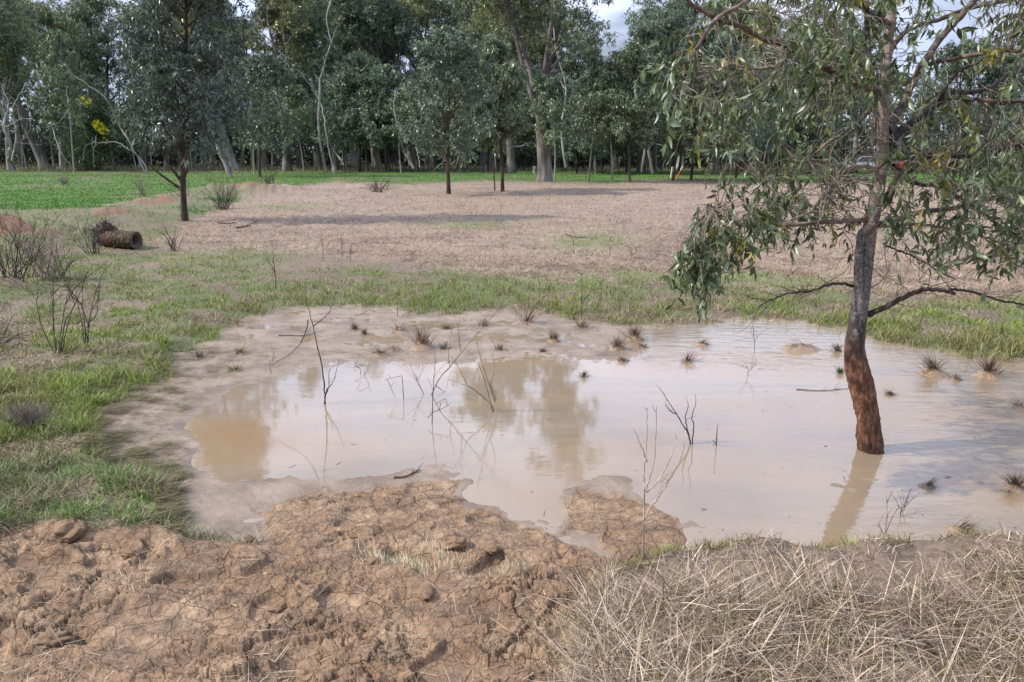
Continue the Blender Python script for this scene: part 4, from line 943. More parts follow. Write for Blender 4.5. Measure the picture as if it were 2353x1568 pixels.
    for poly, cnt, (d0, d1) in reg:
        pa = np.array(poly); lo, hi = pa.min(0), pa.max(0); got = 0
        cen = rs.uniform(lo, hi, (cnt // 5 + 3, 2))
        while got < cnt:
            c_ = cen[rs.randint(len(cen))] if rs.uniform() < .6 else rs.uniform(lo, hi)
            uv = c_ + rs.normal(0, 26, 2)
            if sdf(poly, np.array([uv[0]]), np.array([uv[1]]))[0] < 2: continue
            S0.append(np.array(P(uv[0], uv[1] - 36, Y0 + rs.uniform(d0, d1)) - base)); got += 1
    for _ in range(260):                              # the top of the crown, above the view
        S0.append(np.array([.15, 0, 3.9]) + rs.normal(0, 1, 3) * [.95, .95, .8])
    S0 = np.array(S0); tw = MB(); lf = MB(); LP, LD, LN, LL, LC = [], [], [], [], []
    pal = np.array([(.036, .062, .022), (.062, .10, .034), (.10, .145, .054), (.14, .185, .085), (.18, .245, .14), (.25, .32, .24)])
    for s in S0:
        dist = np.linalg.norm(SKA - s, axis=1); kk = int(np.argmin(dist + .25 * np.maximum(s[2] - SKA[:, 2], 0))); q = SKA[kk]; dl = np.linalg.norm(s - q)
        if dl > .48: s = q + (s - q) * .48 / dl; dl = .48
        if dl > .05:
            mid = (q + s) / 2 + rs.normal(0, .10 * dl, 3) + [0, 0, .10 * dl]
            pp = smooth_path([q, q * .6 + mid * .4 + rs.normal(0, .04 * dl, 3), mid, s * .6 + mid * .4 + rs.normal(0, .05 * dl, 3), s], 10)
            tw.tube(pp, np.linspace(.0022 + .0014 * dl, .0014, 10), 4, cap=False)
        out = norm(s - q + 1e-3) * .5 + rs.normal(0, .45, 3); out[2] -= .45; d = norm(out)
        pp = [s]; ln = rs.uniform(.14, .34); nn = 6
        for i in range(nn): d = norm(d + rs.normal(0, .22, 3) + [0, 0, -.16]); pp.append(pp[-1] + d * ln / nn)
        pp = np.array(pp); tw.tube(pp, np.linspace(.0016, .0008, nn + 1), 3, cap=False)
        m = rs.randint(9, 19); tt = rs.uniform(.1, 1, m) * nn; i0 = np.minimum(tt.astype(int), nn - 1); base_ = pp[i0] + (pp[i0 + 1] - pp[i0]) * (tt - i0)[:, None]
        LP.append(base_); LD.append(np.tile(d, (m, 1)) * .35 + rs.normal(0, .5, (m, 3)) + [0, 0, -.55]); LN.append(rs.normal(0, 1, (m, 3)) + [0, -.25, .5])
        tone = rs.uniform(0, 4.2); ci = np.clip(tone + rs.normal(0, .9, m), 0, 4.99); ii = ci.astype(int); f = (ci - ii)[:, None]; C = pal[ii] * (1 - f) + pal[np.minimum(ii + 1, 5)] * f
        if rs.uniform() < .08: C = C * [1.8, 1.3, .6]
        LC.append(C * rs.uniform(.8, 1.25, (m, 1))); LL.append(rs.uniform(.035, .078, m) * rs.uniform(.8, 1.15))
    LP, LD, LN, LC, LL = map(np.concatenate, (LP, LD, LN, LC, LL))
    leaves(lf, LP, LD, LN, LL, LL * rs.uniform(.22, .36, len(LL)), LC, rs.uniform(-.1, .5, len(LL)))
    lf.build('leaves', M_LEAFN, e, True)
    # curling bare twigs about the trunk
    cu = MB()
    for _ in range(170):
        if rs.uniform() < .7: u_, v_ = rs.uniform(1800, 2070), rs.uniform(180, 540)
        else: u_, v_ = rs.uniform(2000, 2300), rs.uniform(280, 620)
        s = np.array(P(u_, v_, Y0 + rs.uniform(-.75, .15)) - base); near_ = np.nonzero((np.linalg.norm(SKA - s, axis=1) < .55) & (SKA[:, 0] > -.62))[0]
        if not len(near_): continue
        q = SKA[rs.choice(near_)]
        d = norm(s - q + rs.normal(0, .10, 3)); pp = [q]; ln = rs.uniform(.2, .55); kx = rs.normal(0, .14, 3)
        for i in range(14): d = norm(d + kx + rs.normal(0, .16, 3) + [0, 0, -.10]); kx = kx * .85 + rs.normal(0, .07, 3); pp.append(pp[-1] + d * ln / 14)
        cu.tube(pp, np.linspace(rs.uniform(.0022, .0045), .0012, 15), 4, cap=False)
    cu.build('bare_twigs', M_TWIG, e, True); tw.build('leafy_twigs', M_TWIG, e, True)
    # dead twigs left and right low on the trunk
    for q, cnt in ((br[16], 34), (br[14], 14), (br[15], 16), (br[10], 16), (br[21], 12)):
        dt = MB()
        for _ in range(cnt):
            k0 = rs.randint(len(q) // 4, len(q) - 1); dd = norm(q[min(k0 + 1, len(q) - 1)] - q[k0 - 1]); d = side_dir(rs, dd, rs.uniform(.3, .9)); pp = [q[k0]]; ln = rs.uniform(.06, .3)
            for i in range(7): d = norm(d + rs.normal(0, .18, 3)); pp.append(pp[-1] + d * ln / 7)
            dt.tube(pp, np.linspace(.0022, .0007, 8), 4, cap=False)
        dt.build('dead_twig_spray', M_TWIGD, e, True)
near_gum()

# ------------------------------------------------------------------ bare saplings, sticks and twiggy bushes
def twiggy(name, label, cat, stems, m=M_TWIGD, r0=.006, r1=.0015, sub=10, sublen=.12, seed=0, dy=.12, group=None, foot=None, kn=True):
    """stems: picture paths, the first point of the first one at the ground"""
    rs = RS(seed + 700); g = GP(*(foot or stems[0][0][:2])); base = Vector((g.x, g.y, g.z)); mb = MB(); Q = []; r0 = r0 * .8; r1 = r1 * .75
    for st in stems:
        s_ = rs.uniform(-dy, dy); off = st[0][2] if len(st[0]) > 2 else 0
        q = [P(p_[0], p_[1], g.y + off + s_ * i / max(1, len(st) - 1)) - base for i, p_ in enumerate(st)]
        if st is stems[0] or st[0][1] > stems[0][0][1] - 12: q[0].z = min(q[0].z, -.03)
        n = len(q) * 5; q = smooth_path(q, n); q[2:-1] += rs.normal(0, r0 * .28, (n - 3, 3)); big = 1 if st is stems[0] else .75
        mb.tube(q, np.linspace(r0 * big, r1, n) * (1 + .18 * (np.arange(n) % 5 == 0) if kn else 1), 6); Q.append(q)
    for _ in range(sub):
        q = Q[rs.randint(len(Q))]; k0 = rs.randint(int(len(q) * .3), len(q) - 1); d = side_dir(rs, norm(q[min(k0 + 1, len(q) - 1)] - q[k0 - 1]), rs.uniform(.3, .8)); d[2] = abs(d[2]); pp = [q[k0]]; ln = sublen * rs.uniform(.4, 1.3)
        for i in range(5): d = norm(d + rs.normal(0, .14, 3)); pp.append(pp[-1] + d * ln / 5)
        mb.tube(pp, np.linspace(r1 * 1.3, r1 * .6, 6), 4, cap=False)
    o = mb.build(name, m, None, True); o.location = base; tagp(o, label, cat, group); return o
DS = 'dead_sapling'
twiggy(DS, 'dark bare sapling in the puddle with forked foot and long bent side twig', 'sapling', [[(747, 928), (745, 880), (737, 830), (728, 790), (720, 750), (710, 715), (703, 690), (700, 650)],
        [(742, 925), (752, 895), (765, 880), (774, 850), (781, 822)], [(745, 915), (755, 890), (756, 860), (757, 845)], [(708, 735), (702, 765), (690, 790), (665, 815), (630, 835), (624, 845)], [(720, 750), (735, 738), (755, 720), (762, 700)]], r0=.0075, sub=6, seed=1)
twiggy(DS, 'grey sapling slanting far over the puddle with a spray of fine twigs at its top', 'sapling', [[(983, 907), (1010, 870), (1034, 843), (1065, 805), (1094, 770), (1119, 741), (1160, 700), (1210, 660)],
        [(1034, 843), (1030, 810), (1036, 770), (1040, 740)], [(1060, 812), (1055, 780), (1052, 735)], [(983, 905), (960, 880), (958, 870)], [(1000, 885), (1020, 900), (1022, 902)]], M_TWIG, r0=.0065, sub=22, sublen=.22, seed=2)
twiggy(DS, 'upright thin grey stick with a small crooked foot, crossing the slanting sapling', 'stick', [[(992, 975), (994, 933), (995, 900), (998, 860), (1000, 830), (998, 800)], [(983, 961), (995, 948), (1010, 942), (1025, 935), (1036, 926)], [(1010, 942), (1012, 930), (1010, 924)]], r0=.0045, sub=3, seed=3)
twiggy(DS, 'cluster of brown stems and a leaning fork rising from the middle of the puddle', 'sapling', [[(1140, 945), (1128, 930), (1109, 912), (1090, 896), (1075, 885), (1060, 858), (1045, 830), (1032, 812)], [(1138, 924), (1126, 890), (1115, 857), (1108, 835), (1104, 819), (1098, 795), (1094, 773)],
        [(1140, 920), (1132, 895), (1127, 882), (1132, 865), (1136, 850), (1133, 820), (1127, 794)], [(1090, 896), (1060, 882), (1027, 870)], [(1136, 940), (1118, 890), (1105, 850), (1090, 815)]], M_TWIG, r0=.0062, sub=10, sublen=.14, seed=4)
twiggy('bent_stick', 'thin black stick snapped over at a sharp angle in the puddle', 'stick', [[(928, 917), (926, 895), (924, 870), (922, 864), (905, 868), (883, 873)], [(890, 872), (900, 895), (908, 915)]], r0=.004, sub=2, sublen=.08, seed=5)
twiggy(DS, 'dark knotted sapling leaning out of the pond before the bright water', 'sapling', [[(1590, 1020), (1583, 1003), (1570, 978), (1555, 952), (1540, 930), (1525, 905), (1509, 885)], [(1590, 1012), (1594, 980), (1590, 960), (1598, 930), (1599, 905)], [(1583, 1000), (1575, 965), (1580, 940), (1582, 924)], [(1555, 952), (1540, 945), (1528, 930)]], M_TWIGD, r0=.0075, sub=7, sublen=.07, seed=6)
twiggy('upright_stick', 'short upright stick standing alone in the pond beside the knotted sapling', 'stick', [[(1646, 1022), (1647, 1000), (1649, 973)], [(1646, 1020), (1641, 1016), (1637, 1014)]], r0=.006, sub=1, sublen=.03, seed=7)
twiggy('young_sapling', 'pale slender leafless sapling at the near shore of the pond', 'sapling', [[(1476, 1300), (1478, 1262), (1479, 1199), (1481, 1133), (1480, 1090), (1483, 1056), (1486, 1000), (1487, 950), (1486, 935)], [(1482, 1130), (1494, 1095), (1503, 1056), (1506, 1010), (1508, 965), (1508, 935)],
        [(1486, 1132), (1512, 1105), (1534, 1067), (1549, 1030), (1559, 990)], [(1481, 1193), (1495, 1165), (1513, 1143), (1540, 1100), (1564, 1056), (1574, 1016)], [(1487, 1062), (1475, 1030), (1463, 996)], [(1502, 1158), (1510, 1148), (1516, 1140)]], M_TWIGP, r0=.0062, r1=.0016, sub=8, sublen=.05, seed=8, kn=False)
twiggy('dry_weed', 'single dry weed stalk with a few bent sprigs at the near shore of the pond', 'weed', [[(2033, 1250), (2036, 1215), (2038, 1180), (2037, 1140)], [(2036, 1222), (2055, 1180), (2070, 1168), (2080, 1200)], [(2034, 1235), (2024, 1215), (2018, 1204)]], M_TWIG, r0=.004, sub=8, sublen=.08, seed=9)
twiggy(DS, 'thin sapling with forked tip at the far shore above the large tussock row', 'sapling', [[(1336, 735), (1337, 700), (1336, 670), (1337, 629)], [(1338, 698), (1350, 680), (1365, 662), (1372, 650)], [(1337, 632), (1328, 625), (1322, 620)], [(1337, 632), (1345, 624)]], M_TWIGD, r0=.0065, sub=9, sublen=.12, seed=10, group=None)
twiggy(DS, 'curved bare switch leaning beside the forked sapling on the far shore', 'sapling', [[(1372, 705), (1378, 685), (1384, 655), (1386, 635), (1380, 611)], [(1374, 700), (1380, 690), (1384, 670)]], M_TWIGD, r0=.005, sub=4, sublen=.08, seed=11)
twiggy(DS, 'single short dark switch in the grass of the far shore', 'stick', [[(1241, 702), (1240, 670), (1236, 636)]], M_TWIGD, r0=.005, sub=3, sublen=.05, seed=12)
twiggy(DS, 'thin stem on the far bank with a fallen branch at its foot', 'sapling', [[(913, 728), (913, 700), (915, 664)], [(898, 745), (935, 720), (970, 705), (1010, 680)], [(935, 722), (955, 728), (968, 736)]], M_TWIGD, r0=.0055, sub=8, sublen=.12, seed=13)
twiggy(DS, 'dark knobbly sapling among the green tussocks left of the far shore', 'sapling', [[(634, 662), (632, 630), (629, 600), (627, 575), (626, 552)], [(632, 625), (620, 605), (612, 595)]], M_TWIGD, r0=.009, sub=12, sublen=.15, seed=14)
for i, (bu, bv, hh, lab) in enumerate([(787, 592, 62, 'tall thin dry weed on the brown field edge'), (806, 600, 50, 'shorter dry weed with forked tip beside the tall thin one'), (742, 600, 70, 'pair of dry weed stalks nearest the green grass on the field edge'), (624, 858, 55, 'small forked twig stuck in the grey mud near the puddle edge'),
                               (826, 862, 30, 'tiny twig in the brown water by the mud shelf'), (1735, 806, 55, 'bushy little twig plant on the mud before the hanging leaves'), (2140, 705, 60, 'thin dry stalk under the low dark branch'), (1448, 600, 38, 'dry stem on the green island in the dead field'), (1320, 585, 60, 'tallest dry stem on the green island in the dead field'),
                               (1400, 592, 46, 'dry stem at the near side of the green island'), (1150, 495, 42, 'lone thin stalk in the dead field below the close pair of young gums'), (1610, 460, 30, 'dry stalk in the dead field near the hanging leaves'), (1718, 865, 36, 'faint twig standing in bright water'), (2070, 1190, 40, 'thin bent twig near the shore below the gum reflection')]):
    rs = RS(i + 60); j = rs.normal(0, 5, 6)
    twiggy('dry_weed', lab, 'weed', [[(bu, bv), (bu + j[0] * .4, bv - hh * .4), (bu + j[1], bv - hh * .75), (bu + j[2], bv - hh)], [(bu + j[0] * .3, bv - hh * .35), (bu + 8 + j[3], bv - hh * .55), (bu + 12 + j[4], bv - hh * .8)], [(bu + j[0] * .4, bv - hh * .5), (bu - 8 + j[5], bv - hh * .72)]],
           M_TWIGD if i % 3 else M_TWIG, r0=.0035 + .003 * (bv < 700), sub=8, sublen=.10, seed=20 + i)
# twiggy bushes at the left
def bush(name, label, foot, n, hpx, spread, m, r0, seed, lean=0, sub=3, cat='bush', sublen=.25):
    rs = RS(seed + 900); g = GP(*foot); px = PX(foot[0], foot[1], g.y); mb = MB()
    for i in range(n):
        az = rs.uniform(0, 6.28); H_ = hpx * px * rs.uniform(.55, 1.05); s0 = np.array([rs.normal(0, .10), rs.normal(0, .10), 0]) * spread * hpx * px * 1.2; s0[2] = 0
        p, r, d = limb(rs, s0 + [0, 0, -.03], (math.cos(az) * spread * rs.uniform(0, 1) + lean, math.sin(az) * spread * rs.uniform(0, 1), 1), H_, r0 * rs.uniform(.6, 1.1), r0 * .25, 8, .13, .0); mb.tube(p, r, 5)
        for k in range(sub):
            kk = rs.randint(2, 8); d2 = side_dir(rs, d[kk], rs.uniform(.3, .8)); p2, r2, dd2 = limb(rs, p[kk], d2, H_ * sublen * rs.uniform(.5, 1.6), r0 * .4, r0 * .15, 5, .16); mb.tube(p2, r2, 4, cap=False)
            for q in range(2):
                p3, r3, _ = limb(rs, p2[3 + q], side_dir(rs, dd2[3], rs.uniform(.4, .8)), H_ * sublen * .5, r0 * .2, r0 * .1, 3, .15); mb.tube(p3, r3, 3, cap=False)
    o = mb.build(name, m, None, False); o.location = g; tagp(o, label, cat); return o
twiggy('bare_bush', 'black-stemmed bare bush on the green bank, stems spreading into a wide fan', 'bush', [[(128, 812), (124, 770), (122, 720), (118, 680), (112, 645)], [(132, 812), (142, 750), (150, 700), (160, 660)], [(136, 810), (150, 740), (170, 700), (150, 650), (138, 610), (128, 560)], [(130, 810), (122, 740), (124, 640), (130, 600)],
        [(126, 806), (100, 760), (85, 700), (88, 660)], [(160, 665), (185, 700), (200, 740), (205, 765)], [(150, 700), (175, 660), (210, 630), (250, 600)], [(118, 680), (140, 660), (190, 640)], [(138, 806), (160, 730), (190, 660), (200, 620)]], M_TWIGD, r0=.008, r1=.002, sub=34, sublen=.22, seed=50, dy=.35)
twiggy('bare_bush', 'second black-stemmed bare bush on the green bank, narrower and more upright', 'bush', [[(196, 795), (195, 750), (190, 700), (192, 640)], [(200, 795), (205, 740), (215, 690), (232, 640), (245, 610)], [(202, 795), (200, 760), (210, 720), (230, 680)], [(194, 794), (188, 740), (178, 690), (172, 640)], [(205, 740), (222, 720), (228, 660), (232, 620)], [(190, 700), (165, 680), (150, 640)]],
       M_TWIGD, r0=.0075, r1=.002, sub=26, sublen=.2, seed=51, dy=.3)
bush('bare_bush', 'dense tangled bare thicket at the edge of the view in front of the red earth', (30, 655), 34, 185, .8, M_TWIGD, .0065, 1, sub=6)
bush('bare_bush', 'grey tangled thicket between the red earth heap and the log', (130, 640), 30, 150, .8, M_TWIG, .006, 2, sub=6)
bush('bare_bush', 'thin pale stemmed bare bush inside the thicket near the log', (95, 640), 9, 120, .45, M_TWIGP, .014, 3, sub=3)
bush('bare_bush', 'dark brushwood behind the log on the mound', (215, 575), 22, 110, .8, M_TWIGD, .006, 4, sub=4)
bush('bare_bush', 'rounded bare bush with many stems beside the lone young gum', (512, 474), 46, 78, .85, M_TWIGD, .008, 5, sub=5)
bush('bare_bush', 'low spreading bare bush sprawling against the lone young gum', (430, 462), 24, 55, 1.3, M_TWIGD, .008, 6, sub=4)
bush('bare_bush', 'low bare bush on the rim where the meadow meets the dead field', (868, 442), 34, 42, 1.5, M_TWIGD, .012, 7, sub=4)
bush('bare_bush', 'small bare shrub in front of the log end', (400, 572), 12, 62, .8, M_TWIGD, .007, 8, sub=4)
bush('bare_bush', 'faint bare shrub alone on the open meadow', (150, 425), 14, 34, .9, M_TWIG, .018, 9, sub=4)
bush('bare_bush', 'thin bare shrub on the meadow near the lone young gum', (330, 450), 12, 60, .7, M_TWIG, .014, 10, sub=4)
bush('bare_bush', 'little bare shrub on the short green bank end', (620, 440), 16, 40, .8, M_TWIGD, .016, 11, sub=4)
bush('bare_bush', 'dark dead branches lying in from the edge of the view over the bank grass', (-30, 795), 10, 120, .3, M_TWIGD, .006, 12, lean=2.2, sub=4)
bush('dead_grass_clump', 'brown tangled dead weed clump on the bank beside the grey mud', (70, 985), 200, 85, 1.1, M_DRYW if 'M_DRYW' in globals() else M_TWIG, .0028, 13, sub=2, cat='weed clump')

# ------------------------------------------------------------------ tussocks standing in mud and water
TUS = [(839, 768, 11, 0, 'small grey tussock beside the long fallen tussock on the mud shelf'), (915, 762, 22, 1, 'wide flattened grey tussock on the mud shelf'), (971, 800, 26, 2, 'largest brown tussock on a mud hump over the puddle'),
       (875, 815, 18, 1, 'low muddy tussock at the upper rim of the puddle'), (905, 806, 14, 1, 'dark tussock lying next to the low muddy one'), (1024, 756, 12, 0, 'upright tuft on the mud shelf between two larger ones'), (1110, 750, 15, 0, 'straw tuft under the slanting sapling top'),
       (1210, 742, 30, 0, 'broad pale tussock just below the far bank'), (1272, 785, 17, 2, 'spiky dark tussock alone in the middle of the mud shelf'), (1147, 805, 13, 0, 'tiny tuft low on the mud shelf'), (1020, 803, 11, 0, 'small dark tuft right of the largest brown tussock'),
       (1246, 808, 9, 0, 'twiggy stub tussock at the rim of the puddle'), (1333, 752, 20, 0, 'straw tussock clinging below the forked sapling'), (1418, 803, 16, 2, 'upper tussock of the muddy pair before the bright water'), (1458, 781, 22, 2, 'spiky tussock on a brown hump left of the trunk view'),
       (1476, 799, 14, 1, 'low mud covered tussock touching the spiky one'), (1433, 830, 16, 1, 'lower muddy tussock mirrored in the water'), (1578, 830, 20, 0, 'dark double tussock mirrored in bright water'), (1341, 866, 13, 0, 'sparse tuft inside the big tree reflection'), (816, 757, 11, 0, 'small tuft nearest the bank on the mud shelf'),
       (1838, 803, 26, 3, 'mud hump with combed dead grass before the near trunk'), (1925, 806, 18, 0, 'sparse tuft close beside the near trunk'), (1930, 857, 12, 0, 'green tuft low in the water near the trunk'), (1610, 793, 18, 3, 'flat bundle of drowned grass below the far bank'),
       (2145, 860, 26, 2, 'first tussock in the rippled water past the trunk'), (2194, 872, 14, 1, 'tiny tussock between the two larger ones past the trunk'), (2270, 865, 28, 2, 'largest tussock in the rippled water past the trunk'), (2342, 935, 15, 1, 'dark tuft at the edge of the view in rippled water'),
       (2045, 906, 14, 1, 'low wet tuft past the trunk nearest to it'), (2332, 1124, 22, 2, 'upright tuft at the edge of the view near the shore'), (2204, 1222, 30, 3, 'muddy hump with broken sprigs near the shore'), (2130, 1118, 22, 3, 'bare mud hump breaking the water'), (1950, 1268, 26, 4, 'fresh green tuft on the near shore below the trunk reflection'),
       (1534, 1268, 18, 4, 'small fresh green tuft on the near shore by the pale sapling'), (457, 822, 13, 0, 'small drowned tussock on the mud nearest the green bank'), (552, 812, 18, 1, 'dark green drowned tussock on the grey mud'), (541, 852, 16, 1, 'flattened green tussock just above the puddle corner'),
       (600, 455, 0, 0, '')]
def tussock(u_, v_, s, typ, lab, i):
    rs = RS(i + 1300); g = GP(u_, v_); px = PX(u_, v_, g.y); s = s * (1.15 + .6 * rs.uniform()); Rr = s * px * .7; e = bpy.data.objects.new('grass_tussock', None); COL.objects.link(e); e.location = (g.x, g.y, 0)
    e.empty_display_size = .05; tagp(e, lab, 'tussock', 'tussocks standing in the mud and water')
    hump = {0: .15, 1: .35, 2: .6, 3: .5, 4: .2}[typ] * s * px * .6
    nr, na = 9, 26; rr_, aa = np.meshgrid(np.linspace(0, 1, nr), np.linspace(0, 2 * math.pi, na, endpoint=False), indexing='ij')
    ex = 1.7 if typ in (1, 3) else 1.25; W1 = Rr * ex * (1 + .3 * fbm(np.cos(aa) * 1.5 + i, np.sin(aa) * 1.5, 5, 2)); x = rr_ * W1 * np.cos(aa); y = rr_ * W1 * np.sin(aa) * .8
    z_ = hump * (1 - rr_ ** 1.6) * (1 + .5 * fbm(x / Rr * 2 + i, y / Rr * 2, 9, 3)) - .02 * rr_ ** 2 + max(g.z, -.005) * .6
    q = np.arange(nr - 1)[:, None] * na; j = np.arange(na)[None]; j2 = (j + 1) % na
    mesh_np('mud_hump', np.stack([x, y, z_], -1).reshape(-1, 3), np.stack([q + j, q + na + j, q + na + j2, q + j2], -1).reshape(-1, 4), None, None, M_HUMP, e, True)
    mb = MB(); n = {0: 90, 1: 110, 2: 170, 3: 70, 4: 90}[typ]; r_ = np.abs(rs.normal(0, .42, n)).clip(0, 1); a_ = rs.uniform(0, 6.28, n)
    if s * px * 1.0 and typ == 3: r_ = r_.clip(0, .7)
    P0 = np.stack([r_ * np.cos(a_) * Rr, r_ * np.sin(a_) * Rr * .8, hump * (1 - r_ ** 1.6) * .9 + max(g.z, 0) * .6 - .003], 1)
    pal = [(.045, .03, .02), (.12, .085, .055), (.26, .19, .13), (.36, .28, .2)] if typ != 4 else GREENS[1:]
    if i in (22, 35, 36): pal = [(.05, .05, .02), (.12, .14, .04), (.22, .24, .08)]
    tl = np.abs(rs.normal(0, .35, n)) + r_ * .7 if typ in (0, 2, 4) else rs.uniform(.5, 1.45, n)
    az = a_ + rs.normal(0, .6, n) if typ != 3 else rs.normal(-.2, .5, n)
    la = rs.uniform(0, 6.28); ls = rs.uniform(0, .75); az = np.where(rs.uniform(0, 1, n) < ls, la + rs.normal(0, .5, n), az); tl = tl + ls * .35
    blades(mb, P0, az, tl, rs.uniform(.5, 1.2, n) * s * px * (1.15 if typ != 1 else .9), .0028 + .0003 * g.y, colmix(rs, n, pal, .2), rs.uniform(0, .7, n), 3, rs)
    mb.build('grass_blades', M_DRY if typ != 4 else M_GRASS, e)
m_, t_, b_, N_, Lk_ = mat('wet_mud_hump'); nn_ = noise_node(N_, Lk_, 40, 6, .7); Lk_(ramp(N_, Lk_, nn_.outputs['Fac'], [(.3, (.17, .11, .07)), (.6, (.32, .225, .15))]), b_.inputs['Base Color']); b_.inputs['Roughness'].default_value = .4
M_HUMP = m_
for i, tt in enumerate(TUS):
    if tt[2]: tussock(*tt, i)

# ------------------------------------------------------------------ the log
def make_log():
    g = GP(288, 562); px = PX(290, 566, g.y); e = bpy.data.objects.new('fallen_log', None); COL.objects.link(e); e.location = g; e.scale = (.62, .74, .72)
    tagp(e, 'thick cut log with scaly lichened bark, orange bare wood and a dark root mass', 'log')
    m, t, b, N, Lk = mat('scaly_bark'); tcn = N('ShaderNodeTexCoord'); vo = N('ShaderNodeTexVoronoi', feature='DISTANCE_TO_EDGE'); vo.inputs['Scale'].default_value = 16; Lk(tcn.outputs['Object'], vo.inputs[0])
    n1 = noise_node(N, Lk, 12, 6, .7, tcn.outputs['Object'])
    c = ramp(N, Lk, n1.outputs['Fac'], [(.38, (.018, .013, .008)), (.54, (.085, .06, .028)), (.70, (.25, .20, .10))])
    Lk(mixc(N, Lk, 1.0, c, ramp(N, Lk, vo.outputs[0], [(0.0, .06), (.12, 1.0)]), 'MULTIPLY'), b.inputs['Base Color']); b.inputs['Roughness'].default_value = .9
    mw, t, b, N, Lk = mat('bare_orange_wood'); n1 = noise_node(N, Lk, 9, 5, .6); Lk(ramp(N, Lk, n1.outputs['Fac'], [(.35, (.025, .012, .007)), (.55, (.12, .045, .014)), (.75, (.30, .13, .035))]), b.inputs['Base Color']); b.inputs['Roughness'].default_value = .7
    mc, t, b, N, Lk = mat('cut_wood'); n1 = noise_node(N, Lk, 14, 5, .6); Lk(ramp(N, Lk, n1.outputs['Fac'], [(.3, (.03, .02, .015)), (.7, (.13, .09, .065))]), b.inputs['Base Color']); b.inputs['Roughness'].default_value = .85
    mp2, t, b, N, Lk = mat('pale_cut_wood'); n1 = noise_node(N, Lk, 14, 5, .6); Lk(ramp(N, Lk, n1.outputs['Fac'], [(.3, (.42, .36, .30)), (.7, (.66, .60, .53))]), b.inputs['Base Color']); b.inputs['Roughness'].default_value = .85
    rs = RS(12)
    def cyl(name, x0, x1, y0, y1, z0, z1, ra, rb, m, seed, amp=.02, n=40, k=48, ecc=1.0):
        ts = np.linspace(0, 1, n); th = np.arange(k) * 2 * math.pi / k; T, TH = np.meshgrid(ts, th, indexing='ij'); r = ra + (rb - ra) * T
        A = np.array([x0, y0, z0]); B_ = np.array([x1, y1, z1]); ax = norm(B_ - A); s = norm(np.cross(ax, [0, 0, 1.])); w = np.cross(s, ax)
        Ln = np.linalg.norm(B_ - A); wf = worley(T * Ln * 14 + seed, TH * 2.2, seed); r = r + amp * (np.minimum(wf[1] - wf[0], .5) * 1.6 - .3) + amp * fbm(np.cos(TH) * 1.5 + seed, np.sin(TH) * 1.5 + T * 3, seed, 3)
        V = A + (B_ - A) * T[..., None] + r[..., None] * (s * np.cos(TH)[..., None] + w * np.sin(TH)[..., None] * ecc)
        i = np.arange(n - 1)[:, None] * k; j = np.arange(k)[None]; j2 = (j + 1) % k
        mesh_np(name, V.reshape(-1, 3), np.stack([i + j, i + k + j, i + k + j2, i + j2], -1).reshape(-1, 4), None, None, m, e, True)
        return V, ax, s, w
    W = 66 * px; R_ = .235
    V, ax, s, w = cyl('bark', -.30, .42, .06, -.10, R_ * .92, R_ * .86, R_, R_ * .96, m, 3, .028)
    # cut end with a dark hollow
    c = V[-1].mean(0); rim = V[-1]; mb = MB(); rings = [rim, c + (rim - c) * .72 - ax * .004, c + (rim - c) * .5 - ax * .10, c + (rim - c) * .3 - ax * .25]; k = len(rim)
    Q = []
    for q in range(3): Q += [[q * k + j, (q + 1) * k + j, (q + 1) * k + (j + 1) % k, q * k + (j + 1) % k] for j in range(k)]
    mb.add(np.vstack(rings), Q); mb.add(np.vstack([rings[-1], [c - ax * .25]]), None, [[j, (j + 1) % k, k] for j in range(k)]); mb.build('cut_end', mc, e, True)
    V2, *_ = cyl('bare_wood', -.64, -.285, .10, .055, R_ * .98, R_ * .95, R_ * 1.05, R_ * .93, mw, 8, .008)
    # root mass
    mb = MB(); nr, na = 26, 34; u0, v0 = np.meshgrid(np.linspace(0.02, math.pi - .02, nr), np.linspace(0, 2 * math.pi, na, endpoint=False), indexing='ij')
    d = np.stack([np.sin(u0) * np.cos(v0), np.sin(u0) * np.sin(v0), np.cos(u0)], -1); r = 1 + .45 * fbm(d[..., 0] * 2 + d[..., 2] * 3, d[..., 1] * 2 + 5, 6, 4) + .12 * fbm(d[..., 0] * 9, d[..., 1] * 9 + d[..., 2] * 8, 7, 3)
    V = d * r[..., None] * np.array([.33, .26, .29]) + np.array([-.66, .18, .33]); i = np.arange(nr - 1)[:, None] * na; j = np.arange(na)[None]; j2 = (j + 1) % na
    mb.add(V, np.stack([i + j, i + na + j, i + na + j2, i + j2], -1).reshape(-1, 4))
    for _ in range(260):
        d0 = norm(rs.normal(0, 1, 3) + [0, 0, .4]); p0 = np.array([-.66, .18, .33]) + d0 * [.30, .24, .27]; p, r_, _ = limb(rs, p0, d0 + rs.normal(0, .6, 3), rs.uniform(.08, .25), .012, .003, 5, .35); mb.tube(p, r_, 4, cap=False)
    mb.build('root_mass', M_DARKB, e, True)
    # pale sawn face of the other end
    mb = MB(); th = np.arange(24) * 2 * math.pi / 24; c = np.array([-.83, -.02, .13]); ring = c + np.stack([np.cos(th) * .075 * (1 + .1 * np.sin(3 * th)), np.cos(th) * .02, np.sin(th) * .17], 1)
    back = ring + [.14, .10, 0]; mb.add(np.vstack([ring, back]), [[j, (j + 1) % 24, 24 + (j + 1) % 24, 24 + j] for j in range(24)]); mb.add(np.vstack([ring - [0.001, .001, 0], [c - [0, .006, 0]]]), None, [[(j + 1) % 24, j, 24] for j in range(24)])
    mb.build('sawn_face', mp2, e)
make_log()

